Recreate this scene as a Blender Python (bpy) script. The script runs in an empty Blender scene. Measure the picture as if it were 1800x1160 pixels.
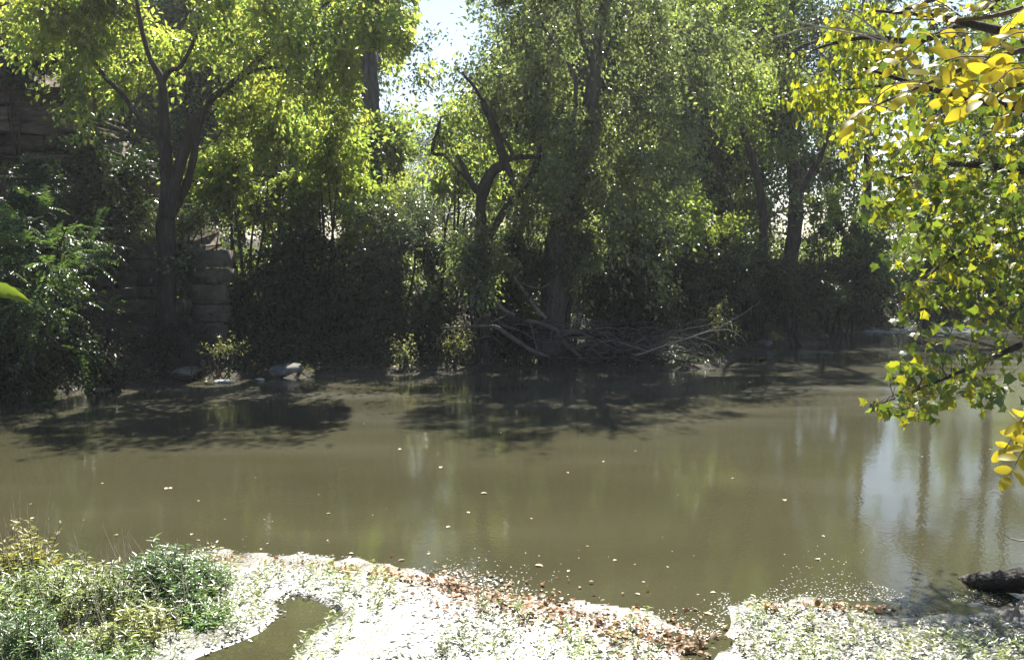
import bpy, math, random
import numpy as np
from mathutils import Matrix, Vector

random.seed(7)
rng = np.random.default_rng(11)
scene = bpy.context.scene
COL = scene.collection

# ------------------------------------------------------------------ camera
CAM_H = 3.0
F = 1766.0                      # focal length in photo pixels (photo 1800 wide)
PITCH = math.atan(140.0 / F)    # camera looks slightly down
cam_d = bpy.data.cameras.new("camera")
cam_d.sensor_width = 36.0
cam_d.lens = 36.0 * F / 1800.0
cam_d.clip_start = 0.05
cam_d.clip_end = 2000.0
cam = bpy.data.objects.new("camera", cam_d)
COL.objects.link(cam)
cam.location = (0, 0, CAM_H)
cam.rotation_euler = (math.pi / 2 - PITCH, 0, 0)
scene.camera = cam

# ------------------------------------------------------------------ sky, sun, exposure
SUN_EL = math.radians(50)
SUN_AZ = math.radians(5)        # from +Y towards +X : the sun stands behind the far trees
world = bpy.data.worlds.new("World")
scene.world = world
world.use_nodes = True
wn = world.node_tree.nodes
wl = world.node_tree.links
wn.clear()
sky = wn.new("ShaderNodeTexSky")
sky.sky_type = 'NISHITA'
sky.sun_disc = False
sky.sun_elevation = SUN_EL
sky.sun_rotation = SUN_AZ
sky.dust_density = .7
bg = wn.new("ShaderNodeBackground")
bg.inputs['Strength'].default_value = 0.055
wo = wn.new("ShaderNodeOutputWorld")
wl.new(sky.outputs[0], bg.inputs[0])
wl.new(bg.outputs[0], wo.inputs[0])

sun_d = bpy.data.lights.new("sun", 'SUN')
sun_d.energy = 5.0
sun_d.angle = math.radians(0.55)
sun_d.color = (1.0, 0.95, 0.86)
sun = bpy.data.objects.new("sun", sun_d)
COL.objects.link(sun)
sdir = Vector((math.sin(SUN_AZ) * math.cos(SUN_EL), math.cos(SUN_AZ) * math.cos(SUN_EL), math.sin(SUN_EL)))
sun.rotation_euler = sdir.to_track_quat('Z', 'Y').to_euler()
sun.location = (0, 0, 40)

scene.view_settings.view_transform = 'Standard'
scene.view_settings.look = 'None'
scene.view_settings.exposure = 1.6
scene.view_settings.gamma = 1.0
scene.view_settings.use_curve_mapping = False
scene.render.engine = 'CYCLES'
cy = scene.cycles
cy.max_bounces = 10
cy.diffuse_bounces = 8
cy.glossy_bounces = 3
cy.transmission_bounces = 3
cy.transparent_max_bounces = 4
cy.volume_bounces = 0
cy.sample_clamp_indirect = 4.0
cy.use_denoising = True

# ------------------------------------------------------------------ projection helpers
def pt(px, py, d):
    """world point seen at photo pixel (px, py) at world depth Y = d"""
    cx, cyy = (px - 900.0) / F, (580.0 - py) / F
    c, s = math.cos(PITCH), math.sin(PITCH)
    dy = c + cyy * s
    dz = -s + cyy * c
    k = d / dy
    return np.array([cx * k, d, CAM_H + dz * k])

def wp(px, py, z=0.0):
    """world point where photo pixel (px, py) meets height z"""
    cx, cyy = (px - 900.0) / F, (580.0 - py) / F
    c, s = math.cos(PITCH), math.sin(PITCH)
    dy = c + cyy * s
    dz = -s + cyy * c
    k = (z - CAM_H) / dz
    return np.array([cx * k, dy * k, z])

def proj(P):
    c, s = math.cos(PITCH), math.sin(PITCH)
    x, y, z = P[:, 0], P[:, 1], P[:, 2] - CAM_H
    fw = y * c - z * s
    up = y * s + z * c
    return 900 + F * x / fw, 580 - F * up / fw

# ------------------------------------------------------------------ numeric helpers
def smooth(t):
    t = np.clip(t, 0, 1)
    return t * t * (3 - 2 * t)

class Waves:
    """cheap smooth noise: a sum of random sine waves"""
    def __init__(self, scale, n=10, seed=0, dims=3):
        r = np.random.default_rng(seed)
        self.k = r.normal(size=(n, dims)) / scale
        self.p = r.uniform(0, 6.28, n)
    def __call__(self, P):
        P = np.asarray(P, float)
        return np.sin(P @ self.k.T + self.p).sum(-1) / math.sqrt(len(self.p) / 2)

def unit(a):
    return a / np.maximum(np.linalg.norm(a, axis=-1, keepdims=True), 1e-9)

def in_poly(x, y, poly):
    poly = np.asarray(poly, float)
    inside = np.zeros(np.shape(x), bool)
    j = len(poly) - 1
    for i in range(len(poly)):
        xi, yi = poly[i]
        xj, yj = poly[j]
        with np.errstate(divide='ignore', invalid='ignore'):
            c = ((yi > y) != (yj > y)) & (x < (xj - xi) * (y - yi) / (yj - yi + 1e-12) + xi)
        inside ^= c
        j = i
    return inside

def poly_sd(x, y, poly):
    """signed distance, positive inside"""
    poly = np.asarray(poly, float)
    best = np.full(np.shape(x), 1e9)
    for i in range(len(poly)):
        a, b = poly[i - 1], poly[i]
        ab = b - a
        t = np.clip(((x - a[0]) * ab[0] + (y - a[1]) * ab[1]) / (ab @ ab), 0, 1)
        d = np.hypot(x - a[0] - t * ab[0], y - a[1] - t * ab[1])
        best = np.minimum(best, d)
    return np.where(in_poly(x, y, poly), best, -best)

# ------------------------------------------------------------------ mesh helpers
def mesh(name, V, tris=None, quads=None, smooth_shade=False, mat=None):
    me = bpy.data.meshes.new(name)
    V = np.asarray(V, np.float32)
    me.vertices.add(len(V))
    me.vertices.foreach_set('co', V.ravel())
    tris = np.zeros((0, 3), np.int32) if tris is None else np.asarray(tris, np.int32)
    quads = np.zeros((0, 4), np.int32) if quads is None else np.asarray(quads, np.int32)
    idx = np.concatenate([tris.ravel(), quads.ravel()]).astype(np.int32)
    st = np.concatenate([np.arange(len(tris)) * 3, len(tris) * 3 + np.arange(len(quads)) * 4]).astype(np.int32)
    tot = np.concatenate([np.full(len(tris), 3), np.full(len(quads), 4)]).astype(np.int32)
    me.loops.add(len(idx))
    me.loops.foreach_set('vertex_index', idx)
    me.polygons.add(len(st))
    me.polygons.foreach_set('loop_start', st)
    me.polygons.foreach_set('loop_total', tot)
    if smooth_shade:
        me.polygons.foreach_set('use_smooth', np.ones(len(st), bool))
    me.update(calc_edges=True)
    if mat:
        me.materials.append(mat)
    return me

class Buf:
    def __init__(self):
        self.V, self.T, self.Q, self.n = [], [], [], 0
    def add(self, V, T=None, Q=None):
        self.V.append(np.asarray(V, float))
        if T is not None and len(T):
            self.T.append(np.asarray(T) + self.n)
        if Q is not None and len(Q):
            self.Q.append(np.asarray(Q) + self.n)
        self.n += len(V)
        return self
    def arrays(self):
        V = np.concatenate(self.V) if self.V else np.zeros((0, 3))
        T = np.concatenate(self.T) if self.T else None
        Q = np.concatenate(self.Q) if self.Q else None
        return V, T, Q

ROOT = {}       # world location of each thing
def thing(name, label, cat, loc=(0, 0, 0), group=None):
    o = bpy.data.objects.new(name, None)
    COL.objects.link(o)
    o.location = loc
    o.empty_display_size = 0.2
    ROOT[o.name] = np.array(loc, float)
    tag(o, label, cat, group)
    return o

def tag(o, label=None, cat=None, group=None, kind=None):
    if label: o['label'] = label
    if cat: o['category'] = cat
    if group: o['group'] = group
    if kind: o['kind'] = kind
    return o

def base_of(o):
    while o.parent is not None:
        o = o.parent
    return ROOT.get(o.name, np.zeros(3))

def obj(name, buf, mat, parent=None, smooth_shade=False, kind=None, loc=None, label=None):
    """link a mesh object built in world coordinates; children are stored in their thing's coordinates"""
    V, T, Q = buf.arrays() if isinstance(buf, Buf) else buf
    off = base_of(parent) if parent is not None else (np.zeros(3) if loc is None else np.array(loc, float))
    o = bpy.data.objects.new(name, mesh(name, V - off, T, Q, smooth_shade, mat))
    COL.objects.link(o)
    if parent is not None:
        o.parent = parent
    elif loc is not None:
        o.location = loc
        ROOT[o.name] = off
    if kind: o['kind'] = kind
    if label: o['label'] = label
    return o

def copy_tree(o, parent=None):
    c = o.copy()
    COL.objects.link(c)
    c.parent = parent
    for ch in list(o.children):
        copy_tree(ch, c)
    return c

def spline(pts, n):
    pts = np.asarray(pts, float)
    if len(pts) == 2:
        t = np.linspace(0, 1, n)[:, None]
        return pts[0] * (1 - t) + pts[1] * t
    P = np.vstack([2 * pts[0] - pts[1], pts, 2 * pts[-1] - pts[-2]])
    t = np.linspace(0, len(pts) - 1 - 1e-6, n)
    i = t.astype(int)
    u = (t - i)[:, None]
    p0, p1, p2, p3 = P[i], P[i + 1], P[i + 2], P[i + 3]
    return 0.5 * (2 * p1 + (p2 - p0) * u + (2 * p0 - 5 * p1 + 4 * p2 - p3) * u ** 2 + (3 * p1 - p0 - 3 * p2 + p3) * u ** 3)

def tube(buf, pts, radii, sides=8, n=None, rough=0.0, cap=True):
    """tapered tube along a smooth path"""
    n = n or max(2, len(pts) * 4)
    C = spline(pts, n) if len(pts) > 2 or n > 2 else np.asarray(pts, float)
    r = np.interp(np.linspace(0, 1, n), np.linspace(0, 1, len(radii)), radii)
    Tn = unit(np.gradient(C, axis=0))
    ref = np.array([0.31, 0.83, 0.11]) if abs(Tn[:, 2]).mean() > 0.7 else np.array([0.05, 0.1, 1.0])
    A = unit(np.cross(Tn, ref))
    B = np.cross(Tn, A)
    ang = np.linspace(0, 2 * math.pi, sides, endpoint=False)
    rr = r[:, None] * np.ones(sides)
    if rough:
        lobes = 1 + rough * np.sin(3 * ang + rng.uniform(0, 6)) * 0.7
        rr = rr * lobes * (1 + rough * rng.normal(size=(n, sides)) * 0.6)
    V = C[:, None] + rr[..., None] * (np.cos(ang)[None, :, None] * A[:, None] + np.sin(ang)[None, :, None] * B[:, None])
    V = V.reshape(-1, 3)
    i = np.arange(n - 1)[:, None] * sides
    j = np.arange(sides)[None]
    j2 = (j + 1) % sides
    Q = np.stack([i + j, i + j2, i + sides + j2, i + sides + j], -1).reshape(-1, 4)
    T = None
    if cap:
        V = np.vstack([V, C[:1], C[-1:]])
        a = n * sides
        e = (n - 1) * sides
        T = np.concatenate([np.stack([np.full(sides, a), j2[0], j[0]], -1), np.stack([np.full(sides, a + 1), e + j[0], e + j2[0]], -1)])
    buf.add(V, T, Q)
    return C

# leaf templates : (x across, y along, z off the blade), triangles
def leaf_diamond(w=0.5, fold=0.12):
    return (np.array([[0, 0, 0], [w / 2, .42, fold], [0, 1, -.08], [-w / 2, .42, fold]], float), np.array([[0, 1, 2], [0, 2, 3]]))

def leaf_oval(w=0.45, curl=0.06, fold=0.06):
    ys = [0, .12, .3, .55, .8, .94, 1.0]
    ws = [.02, .28, .46, .5, .38, .2, .0]
    V, T = [], []
    for y, x in zip(ys, ws):
        c = -curl * (2 * y - 1) ** 2
        V += [[-x * w * 2, y, c + fold * x], [0, y, c], [x * w * 2, y, c + fold * x]]
    for i in range(len(ys) - 1):
        a, b = 3 * i, 3 * i + 3
        T += [[a, a + 1, b + 1], [a, b + 1, b], [a + 1, a + 2, b + 2], [a + 1, b + 2, b + 1]]
    return np.array(V, float), np.array(T)

def leaf_lobed(seed=0, curl=0.16):
    """palmate leaf with three large and two small lobes, cupped"""
    r = np.random.default_rng(seed)
    out = [(0, 0), (.16, .02), (.42, -.06), (.36, .12), (.62, .34), (.40, .40), (.34, .50), (.20, .62), (.13, .80), (0, 1.02),
           (-.14, .79), (-.21, .60), (-.36, .50), (-.42, .38), (-.60, .36), (-.37, .13), (-.40, -.05), (-.15, .02)]
    V = [[0, .3, 0]]
    for x, y in out:
        x += r.normal() * .02
        y += r.normal() * .02
        V.append([x, y, curl * (x * x * 1.6 + (y - .3) ** 2 * -.9) + r.normal() * .035])
    n = len(out)
    T = [[0, 1 + i, 1 + (i + 1) % n] for i in range(n)]
    return np.array(V, float), np.array(T)

def leaf_mesh_arrays(P, U, N, size, tmpl):
    tv, tt = tmpl
    U = unit(U)
    S = unit(np.cross(U, N))
    N = np.cross(S, U)
    size = np.broadcast_to(np.asarray(size, float), (len(P),))[:, None, None]
    V = P[:, None] + size * (tv[None, :, 0:1] * S[:, None] + tv[None, :, 1:2] * U[:, None] + tv[None, :, 2:3] * N[:, None])
    k = len(tv)
    T = (tt[None] + (np.arange(len(P)) * k)[:, None, None]).reshape(-1, 3)
    return V.reshape(-1, 3), T

# ------------------------------------------------------------------ materials
def new_mat(name):
    m = bpy.data.materials.new(name)
    m.use_nodes = True
    nt = m.node_tree
    nt.nodes.clear()
    return m, nt, nt.nodes, nt.links

def ramp(nodes, stops, interp='LINEAR'):
    r = nodes.new("ShaderNodeValToRGB")
    r.color_ramp.interpolation = interp
    e = r.color_ramp.elements
    while len(e) < len(stops):
        e.new(0.5)
    for k, (p, c) in enumerate(stops):
        e[k].position = p
        e[k].color = (*c, 1)
    return r

def leaf_mat(name, cols, trans=0.5, tgain=(1.9, 1.6, .7), gloss=0.35, spec=0.5, patch=0.5, patch_col=None, patch_amt=0.4, spots=0):
    """leaf: waxy front, light glows through; colour varies from leaf to leaf and in patches over the crown"""
    m, nt, N, L = new_mat(name)
    geo = N.new("ShaderNodeNewGeometry")
    r = ramp(N, [(i / max(1, len(cols) - 1), c) for i, c in enumerate(cols)])
    L.new(geo.outputs['Random Per Island'], r.inputs[0])
    col = r.outputs[0]
    if patch_col:
        tc = N.new("ShaderNodeTexCoord")
        no = N.new("ShaderNodeTexNoise")
        no.inputs['Scale'].default_value = patch
        no.inputs['Detail'].default_value = 2
        L.new(tc.outputs['Object'], no.inputs['Vector'])
        rr = ramp(N, [(.42, (0, 0, 0)), (.64, (patch_amt,) * 3)])
        L.new(no.outputs[0], rr.inputs[0])
        mx = N.new("ShaderNodeMix")
        mx.data_type = 'RGBA'
        L.new(rr.outputs[0], mx.inputs[0])
        L.new(col, mx.inputs[6])
        mx.inputs[7].default_value = (*patch_col, 1)
        col = mx.outputs[2]
    gp = N.new("ShaderNodeNewGeometry")
    if spots:       # brown blemishes on big near leaves
        ns = N.new("ShaderNodeTexNoise")
        ns.inputs['Scale'].default_value = spots
        ns.inputs['Detail'].default_value = 4
        L.new(gp.outputs['Position'], ns.inputs['Vector'])
        rs = ramp(N, [(.60, (0, 0, 0)), (.72, (.75, .75, .75))])
        L.new(ns.outputs[0], rs.inputs[0])
        ms = N.new("ShaderNodeMix")
        ms.data_type = 'RGBA'
        L.new(rs.outputs[0], ms.inputs[0])
        L.new(col, ms.inputs[6])
        ms.inputs[7].default_value = (.16, .10, .03, 1)
        col = ms.outputs[2]
    else:           # boughs of younger and older leaves
        ns = N.new("ShaderNodeTexNoise")
        ns.inputs['Scale'].default_value = 1.1
        ns.inputs['Detail'].default_value = 3
        L.new(gp.outputs['Position'], ns.inputs['Vector'])
        mr_ = N.new("ShaderNodeMapRange")
        mr_.inputs[1].default_value = .32
        mr_.inputs[2].default_value = .68
        mr_.inputs[3].default_value = .62
        mr_.inputs[4].default_value = 1.4
        L.new(ns.outputs[0], mr_.inputs[0])
        hv_ = N.new("ShaderNodeHueSaturation")
        L.new(mr_.outputs[0], hv_.inputs['Value'])
        L.new(col, hv_.inputs['Color'])
        col = hv_.outputs[0]
    p = N.new("ShaderNodeBsdfPrincipled")
    p.inputs['Roughness'].default_value = gloss
    p.inputs['Specular IOR Level'].default_value = spec
    L.new(col, p.inputs['Base Color'])
    mul = N.new("ShaderNodeMix")
    mul.data_type = 'RGBA'
    mul.blend_type = 'MULTIPLY'
    mul.clamp_result = False
    mul.inputs[0].default_value = 1
    L.new(col, mul.inputs[6])
    mul.inputs[7].default_value = (*tgain, 1)
    t = N.new("ShaderNodeBsdfTranslucent")
    L.new(mul.outputs[2], t.inputs[0])
    mixs = N.new("ShaderNodeMixShader")
    mixs.inputs[0].default_value = trans
    L.new(p.outputs[0], mixs.inputs[1])
    L.new(t.outputs[0], mixs.inputs[2])
    o = N.new("ShaderNodeOutputMaterial")
    L.new(mixs.outputs[0], o.inputs[0])
    return m

def rough_mat(name, cols, scale=6, stretch=(1, 1, 1), rough=0.9, bump=0.4, detail=6, spec=0.3, bscale=None, island=0.0, dist=0.05):
    m, nt, N, L = new_mat(name)
    tc = N.new("ShaderNodeTexCoord")
    mp = N.new("ShaderNodeMapping")
    mp.inputs['Scale'].default_value = stretch
    L.new(tc.outputs['Object'], mp.inputs[0])
    no = N.new("ShaderNodeTexNoise")
    no.inputs['Scale'].default_value = scale
    no.inputs['Detail'].default_value = detail
    no.inputs['Roughness'].default_value = .65
    L.new(mp.outputs[0], no.inputs['Vector'])
    r = ramp(N, [(.28 + .44 * i / max(1, len(cols) - 1), c) for i, c in enumerate(cols)])
    L.new(no.outputs[0], r.inputs[0])
    col = r.outputs[0]
    if island:
        oi = N.new("ShaderNodeObjectInfo")
        mr = N.new("ShaderNodeMapRange")
        mr.inputs[3].default_value = 1 - island
        mr.inputs[4].default_value = 1 + island
        L.new(oi.outputs['Random'], mr.inputs[0])
        hv = N.new("ShaderNodeHueSaturation")
        L.new(mr.outputs[0], hv.inputs['Value'])
        L.new(col, hv.inputs['Color'])
        col = hv.outputs[0]
    p = N.new("ShaderNodeBsdfPrincipled")
    p.inputs['Roughness'].default_value = rough
    p.inputs['Specular IOR Level'].default_value = spec
    L.new(col, p.inputs['Base Color'])
    n2 = N.new("ShaderNodeTexNoise")
    n2.inputs['Scale'].default_value = bscale or scale * 2.5
    n2.inputs['Detail'].default_value = 6
    L.new(mp.outputs[0], n2.inputs['Vector'])
    b = N.new("ShaderNodeBump")
    b.inputs['Strength'].default_value = bump
    b.inputs['Distance'].default_value = dist
    L.new(n2.outputs[0], b.inputs['Height'])
    L.new(b.outputs[0], p.inputs['Normal'])
    o = N.new("ShaderNodeOutputMaterial")
    L.new(p.outputs[0], o.inputs[0])
    return m

M = {}
M['bark_dark'] = rough_mat('bark_dark', [(.018, .014, .011), (.045, .036, .028), (.08, .068, .055)], 9, (1, 1, .22), .95, .9)
M['bark_grey'] = rough_mat('bark_grey', [(.05, .044, .037), (.10, .09, .078), (.16, .145, .125)], 9, (1, 1, .2), .95, .9)
M['bark_pale'] = rough_mat('bark_pale', [(.10, .085, .065), (.2, .175, .145), (.32, .29, .25)], 10, (1, 1, 1), .85, .5)
M['dry_wood'] = rough_mat('dry_wood', [(.06, .05, .04), (.12, .105, .088), (.2, .18, .155)], 8, (1, 1, 1), .8, .6)
M['wet_log'] = rough_mat('wet_log', [(.012, .009, .007), (.03, .022, .016), (.055, .042, .03)], 14, (1, 1, 1), .55, .8)
M['twig'] = rough_mat('twig', [(.06, .045, .03), (.12, .095, .07)], 20, (1, 1, 1), .8, .2)
M['twig_pale'] = rough_mat('twig_pale', [(.22, .19, .15), (.38, .34, .28)], 20, (1, 1, 1), .7, .2)
M['stone'] = rough_mat('stone', [(.035, .034, .022), (.085, .076, .056), (.16, .142, .11)], 3, (1, 1, 1.2), .92, .5, island=.25)
M['bluff'] = rough_mat('bluff', [(.035, .028, .022), (.09, .072, .058), (.17, .14, .115)], 3, (1, 1, 3), .95, .8, island=.3)
M['rock'] = rough_mat('rock', [(.07, .066, .058), (.14, .132, .118), (.24, .228, .21)], 5, (1, 1, 2), .8, .6, island=.2)
M['rock_pale'] = rough_mat('rock_pale', [(.3, .29, .27), (.42, .41, .39), (.55, .54, .51)], 7, (1, 1, 2), .6, .5)
M['far_earth'] = rough_mat('far_earth', [(.02, .016, .011), (.042, .034, .024), (.075, .06, .044)], 2.2, (1, 1, 1), .95, .8, 8)

M['leaf_yellowgreen'] = leaf_mat('leaf_yellowgreen', [(.075, .12, .05), (.115, .165, .065), (.16, .195, .075), (.24, .235, .09)], .62, (2.6, 2.65, 1.2), .26, .8, .45, (.21, .21, .06), .45)
M['leaf_green'] = leaf_mat('leaf_green', [(.05, .08, .035), (.08, .12, .045), (.11, .15, .06), (.16, .19, .08)], .54, (2.3, 2.35, 1.05), .25, .85, .4, (.16, .165, .06), .45)
M['leaf_grey'] = leaf_mat('leaf_grey', [(.065, .09, .05), (.09, .12, .065), (.12, .15, .085), (.17, .19, .10)], .52, (2.25, 2.3, 1.15), .24, .9, .5, (.15, .16, .065), .4)
M['leaf_shaded'] = leaf_mat('leaf_shaded', [(.016, .03, .013), (.026, .045, .018), (.04, .062, .024)], .3, (2.0, 2.1, .9), .4, .4)  # understory shade put into a darker leaf colour
M['leaf_wood_shaded'] = leaf_mat('leaf_wood_shaded', [(.025, .045, .02), (.04, .065, .028), (.065, .09, .038)], .42, (2.0, 2.1, .9), .4, .4)  # leaf colour darkened to imitate deep woodland shade
M['leaf_glossy'] = leaf_mat('leaf_glossy', [(.05, .075, .04), (.08, .105, .055), (.12, .14, .08)], .25, (1.8, 1.9, .9), .2, .9)
M['leaf_shrub'] = leaf_mat('leaf_shrub', [(.075, .12, .04), (.12, .17, .055), (.18, .22, .065)], .6, (2.4, 2.4, 1.0), .26, .8, .9, (.21, .22, .06), .4)
M['leaf_frond'] = leaf_mat('leaf_frond', [(.04, .072, .034), (.058, .095, .042), (.085, .12, .05)], .45, (2.0, 2.1, .8), .32, .55)
M['leaf_weed'] = leaf_mat('leaf_weed', [(.10, .15, .07), (.16, .22, .10), (.24, .29, .15), (.32, .36, .23)], .4, (1.8, 1.9, .9), .32, .6, 1.4, (.27, .25, .07), .55)
M['leaf_weed_green'] = leaf_mat('leaf_weed_green', [(.09, .17, .075), (.14, .23, .11), (.22, .31, .16)], .4, (1.8, 1.9, .8), .3, .6)
M['leaf_weed_yellow'] = leaf_mat('leaf_weed_yellow', [(.20, .21, .06), (.32, .31, .08), (.42, .38, .10), (.20, .25, .08)], .45, (1.7, 1.7, .7), .45, .4)
M['leaf_bank'] = leaf_mat('leaf_bank', [(.12, .14, .06), (.2, .22, .10), (.30, .30, .16)], .4, (1.7, 1.7, .9), .4, .4)
M['near_yellow'] = leaf_mat('near_yellow', [(.30, .20, .02), (.40, .29, .03), (.36, .31, .04), (.25, .27, .04), (.33, .17, .02)], .55, (1.5, 1.35, .6), .4, .4, spots=45)
M['near_lime'] = leaf_mat('near_lime', [(.12, .155, .02), (.19, .21, .025), (.27, .255, .03), (.15, .18, .025), (.33, .27, .03)], .6, (1.9, 1.8, .5), .33, .5, 2.5, (.06, .10, .028), .5, spots=28)
M['near_green_and_shaded'] = leaf_mat('near_green_and_shaded', [(.045, .075, .02), (.07, .105, .028), (.10, .14, .035), (.18, .185, .035)], .45, (2.0, 2.0, .6), .33, .5, spots=28)
M['near_fresh'] = leaf_mat('near_fresh', [(.10, .14, .025), (.15, .18, .03), (.20, .21, .035), (.27, .25, .04)], .6, (2.0, 2.0, .6), .3, .55)
M['litter'] = leaf_mat('litter', [(.20, .075, .03), (.34, .16, .06), (.40, .26, .12), (.14, .075, .04), (.46, .36, .22), (.30, .12, .05)], .15, (1, 1, 1), .6, .35)
M['float_leaf'] = leaf_mat('float_leaf', [(.5, .42, .28), (.62, .55, .42), (.46, .24, .10)], .1, (1, 1, 1), .5, .4)

# ------------------------------------------------------------------ terrain
FAR = np.array([(-400, 8), (-60, 13), (-30, 17), (-15, 19.4), (-10.4, 20.4), (-8.7, 21.3), (-7.6, 23), (-5.4, 23.7), (-2.8, 24.6), (1.4, 25.8), (4.4, 25.0),
                (5.4, 26.0), (6.6, 29.2), (8.5, 32.0), (11.5, 36.0), (16, 38.4), (22, 40), (34, 46), (60, 62), (400, 300)], float)
NEAR = np.array([(-400, 9), (-20, 9.2), (-5.2, 9.2), (-3.9, 9.25), (-3.35, 9.55), (-3.0, 9.85), (-2.6, 9.62), (-1.33, 9.18), (-.51, 8.86), (0, 8.5), (.7, 8.28), (1.22, 7.95), (1.45, 7.62), (1.62, 7.72),
                 (1.85, 8.38), (2.4, 8.46), (2.9, 8.52), (3.86, 8.5), (4.25, 8.36), (6, 8.5), (10, 9), (16, 11), (24, 16), (60, 40), (400, 250)], float)
POOL = np.array([wp(*p)[:2] for p in [(500, 1043), (545, 1050), (612, 1078), (585, 1098), (548, 1120), (515, 1150), (490, 1200), (300, 1200), (330, 1158), (400, 1132), (455, 1108), (482, 1080), (476, 1058)]])
PUDDLE = np.array([wp(*p)[:2] for p in [(1245, 1128), (1275, 1118), (1290, 1128), (1278, 1140), (1252, 1142)]])
wA, wB, wC = Waves(.35, 12, 1, 2), Waves(1.6, 10, 2, 2), Waves(6, 8, 3, 2)
wD = Waves(.12, 14, 4, 2)

def ground_h(x, y):
    P = np.stack([x, y], -1)
    yb = np.interp(x, FAR[:, 0], FAR[:, 1]) + .18 * wB(P) * (y > 15)
    s = y - yb
    far = np.where(s > 0, .10 * smooth(s / .35) + 1.55 * smooth(s / 5.0) + .035 * np.clip(s - 4, 0, 60) + .10 * wB(P) * smooth(s / 2) + .35 * wC(P) * smooth(s / 10), -.55 * smooth(-s / 2.5))
    yn = np.interp(x, NEAR[:, 0], NEAR[:, 1]) + .10 * wA(P) + .055 * wD(P)
    t = yn - y
    near = np.where(t > 0, .026 * smooth(t / .6), -.55 * smooth(-t / 1.8) - .004)
    near = near + np.where(t > 0, .003 * wD(P) + .005 * wA(P), 0)
    sd = poly_sd(x, y, POOL) + .03 * wA(P) + .015 * wD(P)
    near = near - .09 * smooth((sd + .08) / .2)
    sd2 = poly_sd(x, y, PUDDLE) + .01 * wD(P)
    near = near - .06 * smooth((sd2 + .02) / .06)
    near = near + 1.5 * smooth((6.3 - y) / 6.0) * (y < 6.3)
    return np.where(y > 14, far, np.where(y < 12, np.maximum(near, -.55), -.55 + 0 * near))

def axis(segs):
    out = []
    for a, b, st in segs:
        out.append(np.arange(a, b - 1e-6, st))
    return np.concatenate(out + [np.array([segs[-1][1]])])

def terrain(name, xs, ys, mat, zmin=None):
    X, Y = np.meshgrid(xs, ys)
    Z = ground_h(X, Y)
    V = np.stack([X, Y, Z], -1).reshape(-1, 3)
    nx, ny = len(xs), len(ys)
    i = (np.arange(ny - 1)[:, None] * nx + np.arange(nx - 1)[None]).ravel()
    Q = np.stack([i, i + 1, i + nx + 1, i + nx], -1)
    o = obj(name, (V, None, Q), mat, smooth_shade=True, kind='structure')
    return o

# mud bar material: bleached algae mat, wet mud and bank soil
m, nt, N, L = new_mat('algae_mat')
tc = N.new("ShaderNodeTexCoord")
n1 = N.new("ShaderNodeTexNoise"); n1.inputs['Scale'].default_value = 3.2; n1.inputs['Detail'].default_value = 6
n2 = N.new("ShaderNodeTexNoise"); n2.inputs['Scale'].default_value = 38; n2.inputs['Detail'].default_value = 5
L.new(tc.outputs['Object'], n1.inputs['Vector']); L.new(tc.outputs['Object'], n2.inputs['Vector'])
ra = ramp(N, [(.36, (.07, .066, .05)), (.44, (.17, .17, .145)), (.52, (.30, .30, .27)), (.66, (.42, .42, .39))])
rb = ramp(N, [(.34, (.07, .08, .04)), (.46, (.24, .25, .19)), (.62, (.46, .46, .42))])
L.new(n1.outputs[0], ra.inputs[0]); L.new(n2.outputs[0], rb.inputs[0])
mx = N.new("ShaderNodeMix"); mx.data_type = 'RGBA'; mx.inputs[0].default_value = .5
L.new(ra.outputs[0], mx.inputs[6]); L.new(rb.outputs[0], mx.inputs[7])
sp = N.new("ShaderNodeSeparateXYZ"); L.new(tc.outputs['Object'], sp.inputs[0])
# wet dark mud at and below the water line (height), soil higher on the bank
hz = N.new("ShaderNodeMapRange"); hz.inputs[1].default_value = -.002; hz.inputs[2].default_value = .025
ad1 = N.new("ShaderNodeMath"); ad1.operation = 'MULTIPLY_ADD'; ad1.inputs[1].default_value = .05; L.new(n1.outputs[0], ad1.inputs[0]); L.new(sp.outputs[2], ad1.inputs[2])
ad2 = N.new("ShaderNodeMath"); ad2.operation = 'MULTIPLY_ADD'; ad2.inputs[1].default_value = .06; L.new(n2.outputs[0], ad2.inputs[0]); L.new(ad1.outputs[0], ad2.inputs[2])
ad3 = N.new("ShaderNodeMath"); ad3.operation = 'SUBTRACT'; ad3.inputs[1].default_value = .055; L.new(ad2.outputs[0], ad3.inputs[0])
L.new(ad3.outputs[0], hz.inputs[0])
m2 = N.new("ShaderNodeMix"); m2.data_type = 'RGBA'; L.new(hz.outputs[0], m2.inputs[0])
m2.inputs[6].default_value = (.06, .052, .036, 1); L.new(mx.outputs[2], m2.inputs[7])
xw = N.new("ShaderNodeMapRange"); xw.interpolation_type = 'SMOOTHSTEP'; xw.inputs[1].default_value = 1.0; xw.inputs[2].default_value = 2.2; xw.inputs[4].default_value = .85  # right end: wet mud colour, darker also to deepen the cast shadow
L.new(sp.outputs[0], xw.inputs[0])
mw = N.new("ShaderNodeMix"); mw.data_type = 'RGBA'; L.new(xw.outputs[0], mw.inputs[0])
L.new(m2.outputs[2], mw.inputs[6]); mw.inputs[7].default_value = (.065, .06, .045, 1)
hs = N.new("ShaderNodeMapRange"); hs.inputs[1].default_value = .10; hs.inputs[2].default_value = .22
L.new(sp.outputs[2], hs.inputs[0])
m3 = N.new("ShaderNodeMix"); m3.data_type = 'RGBA'; L.new(hs.outputs[0], m3.inputs[0])
L.new(mw.outputs[2], m3.inputs[6]); m3.inputs[7].default_value = (.09, .075, .05, 1)
p = N.new("ShaderNodeBsdfPrincipled"); p.inputs['Roughness'].default_value = .38; p.inputs['Specular IOR Level'].default_value = .6
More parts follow.
